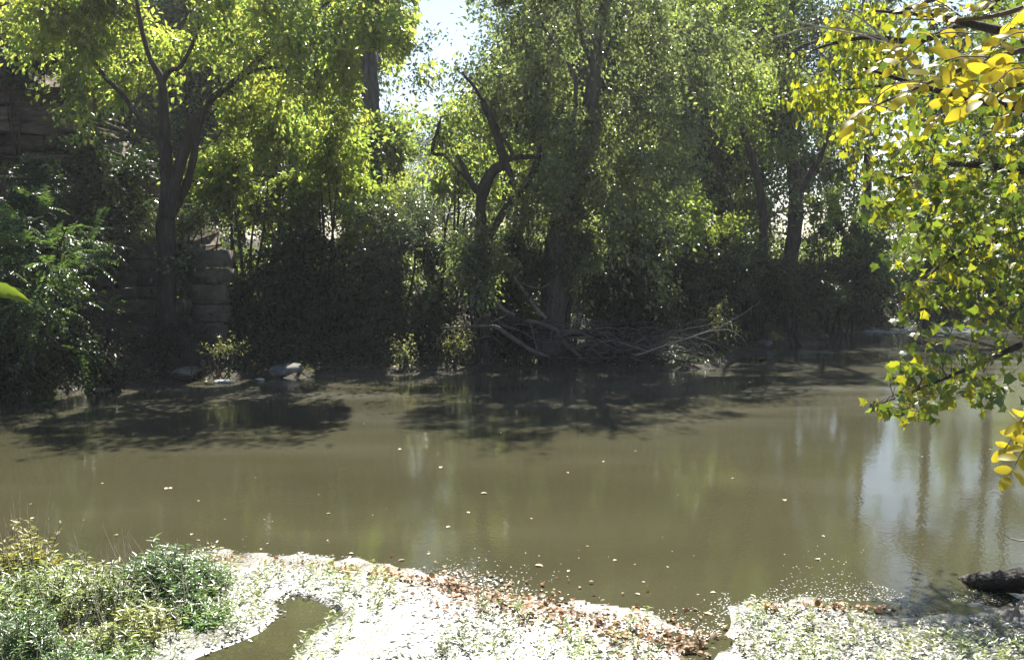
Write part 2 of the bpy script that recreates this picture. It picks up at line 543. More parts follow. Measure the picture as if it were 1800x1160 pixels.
L.new(m3.outputs[2], p.inputs['Base Color'])
b = N.new("ShaderNodeBump"); b.inputs['Strength'].default_value = .5; b.inputs['Distance'].default_value = .02
L.new(n2.outputs[0], b.inputs['Height']); L.new(b.outputs[0], p.inputs['Normal'])
o_ = N.new("ShaderNodeOutputMaterial"); L.new(p.outputs[0], o_.inputs[0])
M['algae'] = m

xs_far = axis([(-400, -60, 20), (-60, -22, 1.0), (-22, 22, .3), (22, 60, 1.0), (60, 400, 20)])
ys_far = axis([(13, 18, .5), (18, 40, .25), (40, 70, 1.2), (70, 400, 20)])
terrain('far_bank', xs_far, ys_far, M['far_earth'])
xs_near = axis([(-400, -60, 20), (-60, -7, 1.0), (-7, 7, .045), (7, 60, 1.0), (60, 400, 20)])
ys_near = axis([(-60, -8, 4), (-8, 5.4, .3), (5.4, 10.8, .045), (10.8, 13, .55)])
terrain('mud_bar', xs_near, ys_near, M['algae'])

# water: turbid, thin film of dust, faint ripples
m, nt, N, L = new_mat('creek_water')
tc = N.new("ShaderNodeTexCoord")
n1 = N.new("ShaderNodeTexNoise"); n1.inputs['Scale'].default_value = .28; n1.inputs['Detail'].default_value = 5
mp = N.new("ShaderNodeMapping"); mp.inputs['Scale'].default_value = (.6, 1.6, 1)
L.new(tc.outputs['Object'], mp.inputs[0]); L.new(mp.outputs[0], n1.inputs['Vector'])
ra = ramp(N, [(.3, (.042, .040, .0205)), (.55, (.052, .0495, .026)), (.75, (.067, .064, .038))])
L.new(n1.outputs[0], ra.inputs[0])
nf = N.new("ShaderNodeTexNoise"); nf.inputs['Scale'].default_value = 34; nf.inputs['Detail'].default_value = 4
mpf = N.new("ShaderNodeMapping"); mpf.inputs['Scale'].default_value = (1, 1, 1)
L.new(tc.outputs['Object'], mpf.inputs[0]); L.new(mpf.outputs[0], nf.inputs['Vector'])
rf = ramp(N, [(.50, (0, 0, 0)), (.60, (.10, .10, .10)), (.68, (.16, .16, .16)), (.74, (.5, .5, .5))])
L.new(nf.outputs[0], rf.inputs[0])
mx = N.new("ShaderNodeMix"); mx.data_type = 'RGBA'; L.new(rf.outputs[0], mx.inputs[0])
L.new(ra.outputs[0], mx.inputs[6]); mx.inputs[7].default_value = (.11, .10, .075, 1)
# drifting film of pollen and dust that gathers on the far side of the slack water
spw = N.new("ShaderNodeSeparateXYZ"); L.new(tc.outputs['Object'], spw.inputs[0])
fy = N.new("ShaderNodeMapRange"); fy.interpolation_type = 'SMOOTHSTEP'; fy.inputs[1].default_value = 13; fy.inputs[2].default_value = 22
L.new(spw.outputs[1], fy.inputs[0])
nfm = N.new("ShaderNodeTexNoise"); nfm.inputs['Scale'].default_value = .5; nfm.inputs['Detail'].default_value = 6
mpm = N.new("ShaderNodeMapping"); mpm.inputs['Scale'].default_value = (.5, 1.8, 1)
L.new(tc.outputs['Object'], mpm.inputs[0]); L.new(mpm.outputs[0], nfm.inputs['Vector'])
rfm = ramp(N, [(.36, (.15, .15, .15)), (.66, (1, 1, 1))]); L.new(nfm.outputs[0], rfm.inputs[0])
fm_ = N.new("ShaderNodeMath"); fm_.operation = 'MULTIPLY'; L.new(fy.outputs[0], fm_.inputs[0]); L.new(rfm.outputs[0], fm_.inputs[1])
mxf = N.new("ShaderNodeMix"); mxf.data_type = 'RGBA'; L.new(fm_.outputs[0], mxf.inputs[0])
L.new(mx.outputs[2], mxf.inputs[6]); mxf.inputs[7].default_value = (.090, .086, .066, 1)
p = N.new("ShaderNodeBsdfPrincipled")
p.inputs['IOR'].default_value = 1.333
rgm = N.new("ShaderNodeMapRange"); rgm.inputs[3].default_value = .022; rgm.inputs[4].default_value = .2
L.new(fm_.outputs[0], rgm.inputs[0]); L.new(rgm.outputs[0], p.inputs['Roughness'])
L.new(mxf.outputs[2], p.inputs['Base Color'])
w1 = N.new("ShaderNodeTexNoise"); w1.inputs['Scale'].default_value = 16; w1.inputs['Detail'].default_value = 3
w2 = N.new("ShaderNodeTexNoise"); w2.inputs['Scale'].default_value = 1.3; w2.inputs['Detail'].default_value = 2
L.new(tc.outputs['Object'], w1.inputs['Vector']); L.new(tc.outputs['Object'], w2.inputs['Vector'])
b1 = N.new("ShaderNodeBump"); b1.inputs['Strength'].default_value = .3; b1.inputs['Distance'].default_value = .0032
b2 = N.new("ShaderNodeBump"); b2.inputs['Strength'].default_value = .12; b2.inputs['Distance'].default_value = .02
L.new(w1.outputs[0], b1.inputs['Height']); L.new(w2.outputs[0], b2.inputs['Height'])
L.new(b1.outputs[0], b2.inputs['Normal']); L.new(b2.outputs[0], p.inputs['Normal'])
o_ = N.new("ShaderNodeOutputMaterial"); L.new(p.outputs[0], o_.inputs[0])
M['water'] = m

xs = np.array([-400, -60, -20, 20, 60, 400.]); ys = np.array([3, 8, 14, 30, 60, 320.])
X, Y = np.meshgrid(xs, ys)
V = np.stack([X, Y, 0 * X], -1).reshape(-1, 3)
i = (np.arange(5)[:, None] * 6 + np.arange(5)[None]).ravel()
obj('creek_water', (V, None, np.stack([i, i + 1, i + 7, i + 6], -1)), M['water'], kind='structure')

# shallow riffle far upstream: choppy wavelets
m, nt, N, L = new_mat('riffle_water')
p = N.new("ShaderNodeBsdfPrincipled"); p.inputs['Roughness'].default_value = .08; p.inputs['IOR'].default_value = 1.333
p.inputs['Base Color'].default_value = (.16, .17, .17, 1)
o_ = N.new("ShaderNodeOutputMaterial"); L.new(p.outputs[0], o_.inputs[0])
M['riffle'] = m
gx, gy = np.meshgrid(np.linspace(12.2, 19, 130), np.linspace(36.2, 39.4, 60))
Pq = np.stack([gx, gy], -1)
ed = smooth(np.minimum(np.minimum((gx - 12.2) / 1.2, (19 - gx) / 1.2), np.minimum((gy - 36.2) / .7, (39.4 - gy) / .7)))
gz = .012 + ed * (.022 * Waves(.09, 16, 21, 2)(Pq) + .02 * Waves(.28, 10, 22, 2)(Pq)) + .035 * ed - .02 * (1 - ed)
i = (np.arange(59)[:, None] * 130 + np.arange(129)[None]).ravel()
obj('riffle_water', (np.stack([gx, gy, gz], -1).reshape(-1, 3), None, np.stack([i, i + 1, i + 131, i + 130], -1)), M['riffle'], smooth_shade=True, kind='structure')

# thin scattering air added over the creek, standing in for lens veiling glare
m, nt, N, L = new_mat('glare_haze')
pv = N.new("ShaderNodeVolumePrincipled")
pv.inputs['Color'].default_value = (.92, .94, 1, 1)
pv.inputs['Density'].default_value = .00045
pv.inputs['Anisotropy'].default_value = .45
o_ = N.new("ShaderNodeOutputMaterial"); L.new(pv.outputs[0], o_.inputs['Volume'])
hx, hy0, hy1, hz0, hz1 = 420, -70, 420, -2.0, 30
V = np.array([[x_, y_, z_] for z_ in (hz0, hz1) for y_ in (hy0, hy1) for x_ in (-hx, hx)])
obj('glare_haze', (V, None, np.array([[0, 2, 3, 1], [4, 5, 7, 6], [0, 1, 5, 4], [2, 6, 7, 3], [0, 4, 6, 2], [1, 3, 7, 5]])), m, kind='stuff')

# ------------------------------------------------------------------ rock and stone
def block(cx, cy_, cz, sx, sy, sz, jit=.02, r=None):
    """worn stone block: a chamfered box with uneven faces"""
    r = r or rng
    c = .035 * min(sx, sy, sz)
    V = []
    for z, ins in ((-.5, c), (-.5 + c / sz, 0), (.5 - c / sz, 0), (.5, c)):
        for (ux, uy) in ((-1, -1), (0, -1), (1, -1), (1, 1), (0, 1), (-1, 1)):
            V.append([ux * (sx / 2 - ins), uy * (sy / 2 - ins), z * sz])
    V = np.array(V) + r.normal(size=(24, 3)) * jit * np.array([1, 1.3, .8])
    Q = []
    for k in range(3):
        for j in range(6):
            a, b_ = k * 6 + j, k * 6 + (j + 1) % 6
            Q.append([a, b_, b_ + 6, a + 6])
    T = []
    for j in range(1, 5):
        T.append([0, j + 1, j]); T.append([18, 18 + j, 18 + j + 1])
    return V + [cx, cy_, cz], np.array(T), np.array(Q)

# old stone wall end beneath the left tree
wall = thing('stone_wall', 'broken end of an old stone wall of coursed blocks under the forked tree', 'stone wall', (-9.0, 25.6, 1.0))
r_ = np.random.default_rng(5)
zc = .7
for course in range(5):                                   # squared end pier, four to five tall courses
    hh = [.52, .44, .50, .40, .46][course]
    ww = [1.0, .86, .95, .8, .88][course]
    Vb = block(-7.1 - ww / 2 + r_.normal() * .03, 25.4 + r_.normal() * .04, zc + hh / 2, ww, .9, hh - .035, .007, r_)
    obj('stone', Vb, M['stone'], wall)
    zc += hh
zc = 1.05
for course in range(6):                                   # rougher wall set back to its left, thrown courses
    hh = [.34, .42, .26, .40, .30, .38][course]
    x = -7.95 + r_.normal() * .12
    while x > -13.6:
        ww = r_.uniform(.5, 2.1)
        if course > 3 and x < -9.4 and r_.random() < .5:
            x -= ww * .7
            continue
        obj('stone', block(x - ww / 2, 25.45 + r_.normal() * .08 + course * .04, zc + hh / 2 + r_.normal() * .015, ww - .035, .9, hh - .035, .013, r_), M['stone'], wall)
        x -= ww
    zc += hh

# layered rock bluff rising behind it
bluff = thing('rock_bluff', 'dark layered rock bluff rising behind the forked tree at the creek bend', 'rock bluff', (-16, 28, 0))
z = .6
while z < 9.4:
    hh = r_.choice([.18, .26, .4, .62, .85]) * r_.uniform(.85, 1.2)
    x = -9.2 - max(0, z - 3.4) * .85 + r_.normal() * .3
    setback = .06 * z + r_.normal() * .22
    while x > -24:
        ww = r_.uniform(.7, 3.6) * (1.3 if hh > .5 else .9)
        hb_ = hh * r_.uniform(.8, 1.05)
        obj('rock_ledge', block(x - ww / 2, 28.6 + setback + r_.normal() * .16 - max(0, (-14 - x)) * .35, z + hb_ / 2, ww + .02, 3.0, hb_ - .02, .09, r_), M['bluff'], bluff)
        x -= ww
    z += hh

def rock_arrays(seed, s, flat=1.0, n=2):
    """angular rock: subdivided octahedron pushed by noise and clipped by planes"""
    r = np.random.default_rng(seed)
    V = np.array([[1, 0, 0], [-1, 0, 0], [0, 1, 0], [0, -1, 0], [0, 0, 1], [0, 0, -1]], float)
    T = np.array([[0, 2, 4], [2, 1, 4], [1, 3, 4], [3, 0, 4], [2, 0, 5], [1, 2, 5], [3, 1, 5], [0, 3, 5]])
    for _ in range(3):
        mid = {}
        Vl = list(V)
        nT = []
        def m_(a, b_):
            k = (min(a, b_), max(a, b_))
            if k not in mid:
                v = (Vl[a] + Vl[b_]) / 2
                mid[k] = len(Vl)
                Vl.append(v / np.linalg.norm(v))
            return mid[k]
        for a, b_, c in T:
            ab, bc, ca = m_(a, b_), m_(b_, c), m_(c, a)
            nT += [[a, ab, ca], [b_, bc, ab], [c, ca, bc], [ab, bc, ca]]
        V, T = np.array(Vl), np.array(nT)
    for _ in range(7):
        nrm = unit(r.normal(size=3))
        d = r.uniform(.55, .85)
        over = V @ nrm - d
        V = V - np.maximum(over, 0)[:, None] * nrm * .92
    V = V * (1 + .05 * Waves(.4, 10, seed)(V)[:, None])
    return V * np.asarray(s), T

def rock(px, py, wpx, hpx, label, mat='rock', d=None, seed=0, tilt=0, dy=.35, name='rock', group=None):
    p0 = wp(px, py) if d is None else pt(px, py, d)
    dd = p0[1]
    sx, sz = wpx / F * dd / 2, hpx / F * dd / 2
    V, T = rock_arrays(seed, (sx, dy, sz))
    c, s = math.cos(tilt), math.sin(tilt)
    V = np.stack([V[:, 0] * c - V[:, 2] * s, V[:, 1], V[:, 0] * s + V[:, 2] * c], -1)
    q = np.array([p0[0], dd + dy * .6, max(p0[2], 0) + sz * .55])
    o = obj(name, (V + q, T, None), M[mat], loc=q)
    tag(o, label, 'rock', group)
    return o

rock(497, 662, 66, 30, 'long flat grey slab lying low at the water edge', 'rock', seed=3, tilt=.22, dy=.45)
rock(546, 648, 40, 26, 'flat pale grey slab tilted just behind the long slab', 'rock', seed=4, tilt=.3, dy=.4)
rock(318, 670, 62, 30, 'big rough rock half buried in weeds beside the leafy clump', 'rock', seed=5, tilt=.1, dy=.5)
rock(372, 646, 26, 34, 'upright pale stone sticking out among the bank weeds', 'rock', seed=6, tilt=-.4, dy=.2)
rock(388, 673, 34, 6, 'bright bleached stone at the waterline under the bank weeds', 'rock_pale', seed=7, dy=.18)
rock(455, 669, 18, 5, 'small bleached stone at the waterline beside the long slab', 'rock_pale', seed=8, dy=.12)
rock(548, 662, 20, 5, 'small bleached stone in the water below the tilted slab', 'rock_pale', seed=9, dy=.12)
rock(597, 659, 16, 5, 'small bleached stone alone at the water edge past the slabs', 'rock_pale', seed=10, dy=.12)
rock(176, 690, 40, 10, 'low flat stone at the waterline beneath the pale leafy clump', 'rock', seed=11, dy=.2)
rock(1348, 612, 34, 18, 'rounded grey boulder on the shaded shore beyond the pale dead branch', 'rock', seed=12, dy=.4)
for k, (a, b_, w_) in enumerate([(1490, 588, 24), (1518, 574, 30), (1586, 568, 26), (1622, 572, 22), (1655, 570, 28), (1720, 572, 34), (1452, 596, 18), (1556, 583, 14)]):
    rock(a, b_, w_, 12, 'grey stone lying along the far shore at the riffle', 'rock', seed=20 + k, dy=.3, group='stones along the riffle shore')

# ------------------------------------------------------------------ trees
GAP = [(728, -900), (738, 30), (724, 80), (704, 125), (704, 165), (714, 165), (736, 112), (775, 92), (806, 82), (818, 40), (830, -900)]
def gap_ok(P):
    x, y = proj(P)
    ok = poly_sd(x, y, np.array(GAP)) < -3
    # nothing grows across the straight trunk beside the open sky
    return ok & ~((P[:, 1] < 35.4) & (poly_sd(x, y, np.array([(632, 85), (672, 85), (676, 196), (638, 196)])) > 0))

# openings in the canopy through which the sun reaches single plants of the shaded bank
SUNV = np.array(sdir)
SUNNY = [(pt(205, 650, 21.3), .55), (pt(395, 625, 23.2), .7), (pt(715, 612, 24.9), .45), (pt(800, 600, 25.3), .45), (pt(700, 375, 26.5), 1.15), (pt(1255, 580, 25.2), .45), (pt(525, 652, 23.9), .4),
         (pt(870, 490, 26.0), .35), (pt(1180, 505, 27.6), .4), (pt(1270, 558, 27.5), .4), (pt(1200, 370, 29.0), .6), (pt(640, 395, 27.6), .5), (pt(120, 400, 19.8), .7), (pt(180, 480, 20.4), .5)]
def sun_ok(P):
    ok = np.ones(len(P), bool)
    for t, r_ in SUNNY:
        v = P - t
        a = v @ SUNV
        ok &= ~((a > r_ * 1.2) & (np.linalg.norm(v - a[:, None] * SUNV, axis=1) < r_))
    return ok

DENS, LEAF = .46, 1.3
DIA = leaf_diamond(.54, .10)
NARROW = leaf_diamond(.28, .06)

def sprays_in(ells, seed, holes=.25, hole_scale=1.1):
    """spray centres in crown lobes; (centre, radii, count)"""
    r = np.random.default_rng(seed)
    hole = Waves(hole_scale, 12, seed + 77)
    out, dirs = [], []
    for c, rad, n in ells:
        c, rad = np.asarray(c, float), np.asarray(rad, float)
        u = unit(r.normal(size=(n * 2, 3)))
        q = u * r.uniform(0, 1, (n * 2, 1)) ** .42
        P = c + q * rad * (1 + .18 * r.normal(size=(n * 2, 1)))
        keep = hole(P) > -1.5 + 3.2 * holes
        P, u = P[keep][:n], u[keep][:n]
        out.append(P)
        dirs.append(unit(u * rad / rad.max() + np.array([0, 0, -.15])))
    return np.concatenate(out), np.concatenate(dirs)

def spray_leaves(C, D, per, seed, size=.11, length=.8, width=.16, droop=.6, tmpl=DIA, up=.7):
    r = np.random.default_rng(seed)
    n = len(C)
    cnt = np.maximum(4, (per * DENS * r.lognormal(-.1, .75, n)).astype(int))
    size = size * LEAF
    ix = np.repeat(np.arange(n), cnt)
    k = len(ix)
    t = r.uniform(-.35, 1, k)
    # three twiglets per spray
    tw = r.integers(0, 3, k)
    side = unit(r.normal(size=(n, 3, 3)))
    Ln = length * r.uniform(.6, 1.35, n)
    dv = D[ix] + .55 * side[ix, tw]
    P = C[ix] + dv * (t * Ln[ix])[:, None]
    P[:, 2] -= droop * .35 * np.maximum(t, 0) ** 2 * Ln[ix]
    P += r.normal(size=(k, 3)) * width
    U = unit(dv * .6 + r.normal(size=(k, 3)) * .7 + np.array([0, 0, -droop]))
    Nn = unit(r.normal(size=(k, 3)) + np.array([0, 0, up]))
    s = size * r.uniform(.6, 1.3, k)
    ok = gap_ok(P) & sun_ok(P)
    return leaf_mesh_arrays(P[ok], U[ok], Nn[ok], s[ok], tmpl)

def grow_twigs(buf, stem_nodes, C, D, seed, r_tip=.008, thick=.05, sides=5):
    """join each spray to the nearest grown wood, outward from the stems"""
    r = np.random.default_rng(seed)
    cap_n = len(stem_nodes) + len(C) * 5 + 8
    nodes = np.zeros((cap_n, 3)); m_ = len(stem_nodes)
    nodes[:m_] = stem_nodes
    rad = np.full(cap_n, thick)
    d0 = np.array([np.min(np.linalg.norm(stem_nodes - c, axis=1)) for c in C])
    for k in np.argsort(d0):
        c = C[k]
        dv = nodes[:m_] - c
        dist = np.linalg.norm(dv, axis=1) + 1.2 * np.maximum(dv[:, 2] + .1, 0)
        j = int(np.argmin(dist))
        a = nodes[j].copy()
        L_ = np.linalg.norm(c - a)
        if L_ < .08:
            continue
        bend = r.normal(size=3) * .10 * L_
        bend[2] += .08 * L_
        tip = c + D[k] * .25
        pts = np.array([a, a * .66 + c * .34 + bend, a * .33 + c * .67 + bend * .8, tip])
        ra = min(rad[j] * .8, .7 * r_tip + .013 * L_ + r_tip)
        ra = max(ra, r_tip)
        tube(buf, pts, [ra, ra * .7, r_tip], sides, max(4, min(8, int(L_ * 4))), cap=False)
        new = spline(pts, 4)[1:]
        nodes[m_:m_ + 3] = new
        rad[m_:m_ + 3] = [ra * .85, ra * .7, r_tip * 1.2]
        m_ += 3

def tree(name, label, cat, stems, ells, leaf, bark, seed, per=70, size=.11, length=.8, width=.16, droop=.6, holes=.36, tmpl=DIA, group=None, twig_thick=.05, up=.7, sides=10):
    width = width * .75
    """stems: [(part name, points, radii)]; the first one is the trunk and stands on the ground"""
    base = np.array(stems[0][1][0], float)
    root = thing(name, label, cat, base, group)
    nodes = []
    for nm, pts, radii in stems:
        b_ = Buf()
        pts = np.asarray(pts, float)
        C = tube(b_, pts, radii, sides if radii[0] > .06 else 7, len(pts) * 5, rough=.10)
        if nm == 'trunk':   # root flare
            tube(b_, [pts[0] + [0, 0, -.4], pts[0] + [0, 0, .05], pts[0] * .8 + pts[1] * .2 + [0, 0, 0]], [radii[0] * 1.7, radii[0] * 1.35, radii[0] * .98], sides, 8, rough=.12)
        obj(nm, b_, M[bark], root, smooth_shade=True)
        nodes.append(C)
    nodes = np.concatenate(nodes)
    if ells:
        C, D = sprays_in(ells, seed, holes)
        ok = gap_ok(C) & sun_ok(C)
        C, D = C[ok], D[ok]
        b_ = Buf()
        grow_twigs(b_, nodes, C, D, seed + 1, thick=twig_thick)
        obj('twigs', b_, M[bark], root, kind='stuff')
        obj('crown', (*spray_leaves(C, D, per, seed + 2, size, length, width, droop, tmpl, up), None), M[leaf], root, kind='stuff')
    return root

def PX(d, *pts):
    return np.array([pt(a, b_, d if len(c) == 0 else d + c[0]) for a, b_, *c in pts])

def EL(px, py, d, rx, rz, ry, n):
    k = d / F
    return (pt(px, py, d), (rx * k, ry * .55, rz * k), n)

def gz_(x, y):
    return float(ground_h(np.array([x]), np.array([y]))[0])

def rooted(pts):
    """put a trunk's first point on the ground"""
    pts = np.array(pts, float)
    pts[0, 2] = gz_(pts[0, 0], pts[0, 1]) - .05
    return pts

# forked tree over the wall, left
d = 24.6
tree('forked_tree', 'many-stemmed yellow-green tree forking in front of the stone wall', 'tree', [
    ('trunk', rooted(PX(d, (292, 560), (293, 480), (291, 400), (296, 340), (291, 250), (287, 180), (284, 140), (262, 98), (245, 30), (230, -80))), [.25, .22, .21, .19, .14, .12, .09, .06, .05, .03]),
    ('broken_limb', PX(d - .1, (294, 385), (308, 320), (328, 250), (340, 214), (346, 204)), [.17, .15, .13, .12, .09]),
    ('limb', PX(d + .3, (300, 380), (325, 330), (340, 275), (350, 215, .3), (372, 175, .4), (398, 154, .4), (425, 134, .3), (480, 82), (530, 50), (590, -10)), [.10, .10, .09, .085, .08, .085, .09, .09, .07, .04]),
    ('limb', PX(d, (398, 154, .4), (432, 130), (490, 120), (530, 148), (570, 182)), [.06, .06, .045, .03, .015]),
    ('limb', PX(d - .2, (292, 300), (276, 240), (240, 200), (214, 165), (176, 126), (140, 60)), [.09, .085, .075, .06, .05, .03]),
    ('limb', PX(d, (285, 145), (300, 124), (318, 116), (345, 60), (360, -40)), [.08, .065, .055, .045, .03])],
    [EL(330, 0, d, 270, 120, 3.0, 104), EL(560, 60, d + .3, 190, 140, 2.6, 110), EL(150, 10, d - .4, 150, 80, 2.2, 70), EL(330, 110, d + 1.6, 130, 60, 1.6, 40),
     EL(430, 270, d + 1.8, 90, 90, 1.5, 56), EL(660, 0, d + 1, 90, 110, 1.8, 46), EL(135, 130, d, 34, 26, .5, 6), EL(490, 180, d + 1.5, 120, 80, 1.6, 44)],
    'leaf_yellowgreen', 'bark_dark', 100, per=150, size=.125, holes=.38)

# big central tree
d = 27.2
tree('willow_tree', 'large grey-green tree with a thick trunk at the middle of the far bank', 'tree', [
    ('trunk', rooted(PX(d, (972, 560), (976, 480), (985, 400), (1003, 320), (1022, 240), (1040, 165), (1047, 90), (1060, 0), (1072, -140), (1075, -280))), [.44, .38, .34, .27, .22, .2, .16, .11, .07, .03]),
    ('limb', PX(d, (985, 400), (1015, 370, .3), (1030, 300, .5), (1060, 262, .6), (1100, 180, .8), (1140, 80, 1.0)), [.2, .17, .14, .11, .08, .04]),
    ('limb', PX(d, (1010, 300), (1006, 220), (1012, 145), (985, 95), (945, 25), (930, -60)), [.1, .07, .06, .05, .04, .02]),
    ('limb', PX(d, (1044, 125), (1024, 70), (1012, 0), (1000, -100)), [.07, .06, .05, .03]),
    ('limb', PX(d, (1046, 120), (1066, 90), (1088, 40), (1110, -30)), [.07, .06, .05, .03]),
    ('limb', PX(d, (1046, 100), (1062, 40), (1076, -40)), [.05, .045, .03]),
    ('limb', PX(d - .6, (1010, 320), (1085, 292), (1135, 274), (1165, 285), (1195, 320)), [.12, .09, .07, .05, .02])],
    [EL(1010, 40, d, 190, 170, 3.4, 150), EL(890, 60, d, 80, 120, 2.2, 60), EL(900, 200, d + .3, 90, 70, 1.8, 44), EL(1060, 220, d - .6, 150, 110, 2.4, 90),
     EL(1030, 380, d - 1.2, 130, 110, 1.6, 70), EL(1180, 80, d + 1, 120, 170, 2.6, 90), EL(1020, -150, d, 170, 110, 2.6, 50), EL(1150, 330, d - .4, 90, 90, 1.6, 44)],
    'leaf_grey', 'bark_grey', 200, per=160, size=.10, length=.8, droop=.8, holes=.42)

# broken dead tree with crooked limbs
d = 25.8
tree('dead_tree', 'crooked broken dead tree with bare forked limbs beside the big trunk', 'dead tree', [
    ('trunk', rooted(PX(d, (850, 560), (847, 440), (845, 365), (851, 330), (866, 302), (886, 286), (880, 262), (870, 225), (855, 192), (848, 178))), [.16, .14, .13, .16, .13, .14, .11, .105, .10, .085]),
    ('limb', PX(d, (856, 196), (845, 172), (830, 148), (818, 136), (813, 126)), [.06, .05, .045, .035, .02]),
    ('limb', PX(d, (848, 340), (836, 334), (824, 312), (814, 292), (803, 272)), [.085, .08, .075, .065, .05]),
    ('limb', PX(d, (882, 284), (904, 277), (928, 276), (946, 272), (951, 254)), [.08, .07, .065, .06, .03]),
    ('limb', PX(d, (903, 278), (894, 258), (884, 244), (876, 232)), [.05, .045, .04, .025]),
    ('stub', PX(d, (884, 284), (893, 298), (899, 312)), [.13, .10, .05]),
    ('limb', PX(d + .2, (858, 420), (895, 358), (928, 320), (942, 290), (950, 262)), [.10, .10, .09, .08, .04]),
    ('limb', PX(d + .3, (842, 330), (806, 300, .4), (782, 274, .3), (760, 268), (768, 232), (776, 205)), [.04, .04, .045, .05, .04, .02])],
    [EL(775, 215, d + .8, 52, 62, 1.2, 24), EL(890, 230, d + 2, 70, 70, 1.2, 22)], 'leaf_yellowgreen', 'bark_dark', 300, per=70, size=.11, holes=.35)

# dark-trunked tree on the right part of the bank
d = 34.2
tree('oak_tree', 'tall dark-trunked tree leaning over the bank left of the riffle', 'tree', [
    ('trunk', rooted(PX(d, (1384, 560), (1386, 480), (1396, 400), (1398, 330), (1386, 250), (1377, 170), (1373, 115), (1386, 50), (1396, -40), (1400, -180))), [.32, .27, .25, .23, .21, .19, .16, .12, .08, .04]),
    ('limb', PX(d, (1390, 440), (1404, 350), (1425, 305), (1445, 270), (1470, 200)), [.16, .14, .11, .08, .04]),
    ('limb', PX(d, (1376, 125), (1362, 70), (1350, 0), (1340, -90)), [.11, .09, .07, .04]),
    ('limb', PX(d, (1380, 100), (1410, 82), (1445, 68), (1490, 30)), [.09, .07, .055, .03])],
    [EL(1400, 40, d, 130, 160, 3, 100), EL(1330, 150, d + .6, 80, 120, 2.2, 60), EL(1440, 200, d, 80, 110, 2.2, 50), EL(1385, 290, d - .8, 50, 70, 1.4, 22), EL(1300, 330, d - .8, 80, 90, 1.8, 44), EL(1420, 380, d - 1, 70, 70, 1.4, 24)],
    'leaf_green', 'bark_dark', 400, per=130, size=.12, holes=.46)

d = 32
tree('ash_tree', 'pale green tree with slim twin trunks right of the big central trunk', 'tree', [
    ('trunk', rooted(PX(d, (1340, 560), (1338, 480), (1342, 400), (1330, 310), (1300, 210), (1280, 100), (1270, -20))), [.17, .15, .14, .12, .09, .06, .03]),
    ('trunk', PX(d, (1318, 560), (1310, 470), (1290, 380), (1262, 290), (1240, 190), (1225, 60)), [.13, .12, .10, .08, .06, .03])],
    [EL(1250, 120, d, 100, 160, 2, 84), EL(1230, 300, d - .3, 80, 90, 1.6, 50), EL(1290, 0, d, 110, 120, 2.2, 60), EL(1190, 220, d, 70, 80, 1.6, 34), EL(1240, 420, d - .5, 70, 60, 1.2, 34), EL(1335, 340, d - .6, 46, 80, 1.2, 26)],
    'leaf_shrub', 'bark_dark', 450, per=140, size=.11, holes=.42)

# thick pale trunk of a tree behind, left of the sky gap
d = 36
tree('cottonwood_tree', 'tall tree with a straight grey trunk standing beside the patch of open sky', 'tree', [
    ('trunk', rooted(PX(d, (656, 500), (655, 380), (653, 220), (650, 120), (644, 40), (640, -80), (636, -240))), [.44, .4, .34, .30, .25, .18, .08]),
    ('limb', PX(d, (646, 60), (690, 10), (715, -60)), [.12, .08, .04]),
    ('limb', PX(d, (644, 50), (600, 0), (560, -60)), [.12, .08, .04])],
    [EL(655, -40, d, 80, 90, 2.6, 60), EL(570, 0, d, 120, 120, 3, 70), EL(640, -150, d, 130, 90, 2.6, 40)],
    'leaf_green', 'bark_grey', 500, per=110, size=.15, length=1.0, holes=.3)

# slim trees along the upstream bend
for k, (px_, d_, top, leaf_, lab, ell) in enumerate([
    (1637, 37.5, 120, 'leaf_shaded', 'slim dark-trunked tree standing at the riffle behind the yellow leaves', [(1640, 110, 60, 110, 50)]),
    (1745, 42, 60, 'leaf_green', 'thin tree rising over the upstream water past the riffle', [(1750, 60, 60, 100, 40)]),
    (1520, 40, 0, 'leaf_grey', 'slender grey-green tree between the leaning dark trunk and the riffle', [(1525, 60, 70, 140, 70), (1495, 270, 50, 80, 46), (1440, 260, 46, 90, 40)]),
]):
    tree('slender_tree', lab, 'tree', [('trunk', rooted(PX(d_, (px_ - 4, 540), (px_, 420), (px_ + 6, 280), (px_ + 2, 120), (px_ - 4, top - 60))), [.22, .19, .15, .10, .03])],
         [EL(a, b_, d_, rx, rz, 1.6, n) for a, b_, rx, rz, n in ell], leaf_, 'bark_dark', 600 + k * 10, per=100, size=.14, holes=.4)

d = 45
tree('sycamore_tree', 'broad thin-leaved tree with open gaps arching over the upstream water', 'tree', [
    ('trunk', rooted(PX(d, (1850, 540), (1835, 420), (1800, 320), (1740, 230), (1660, 170), (1580, 140), (1510, 130)), ), [.42, .36, .3, .24, .17, .1, .04]),
    ('limb', PX(d, (1800, 320), (1790, 200), (1800, 60), (1790, -60)), [.24, .18, .1, .04]),
    ('limb', PX(d, (1740, 230), (1690, 120), (1660, 20), (1640, -60)), [.18, .14, .09, .03]),
    ('limb', PX(d, (1830, 400), (1760, 360), (1690, 345), (1620, 350)), [.16, .11, .07, .03])],
    [EL(1560, 130, d, 110, 90, 3, 60), EL(1700, 60, d, 140, 110, 3, 90), EL(1660, 350, d, 50, 34, 2, 16), EL(1745, 330, d, 34, 46, 2, 14), EL(1622, 300, d, 24, 110, 1.6, 26), EL(1692, 290, d, 20, 110, 1.6, 24), EL(1600, 250, d, 50, 36, 2, 14), EL(1800, 250, d, 50, 110, 2, 34)],
    'leaf_green', 'bark_grey', 690, per=110, size=.15, length=1.0, holes=.5)

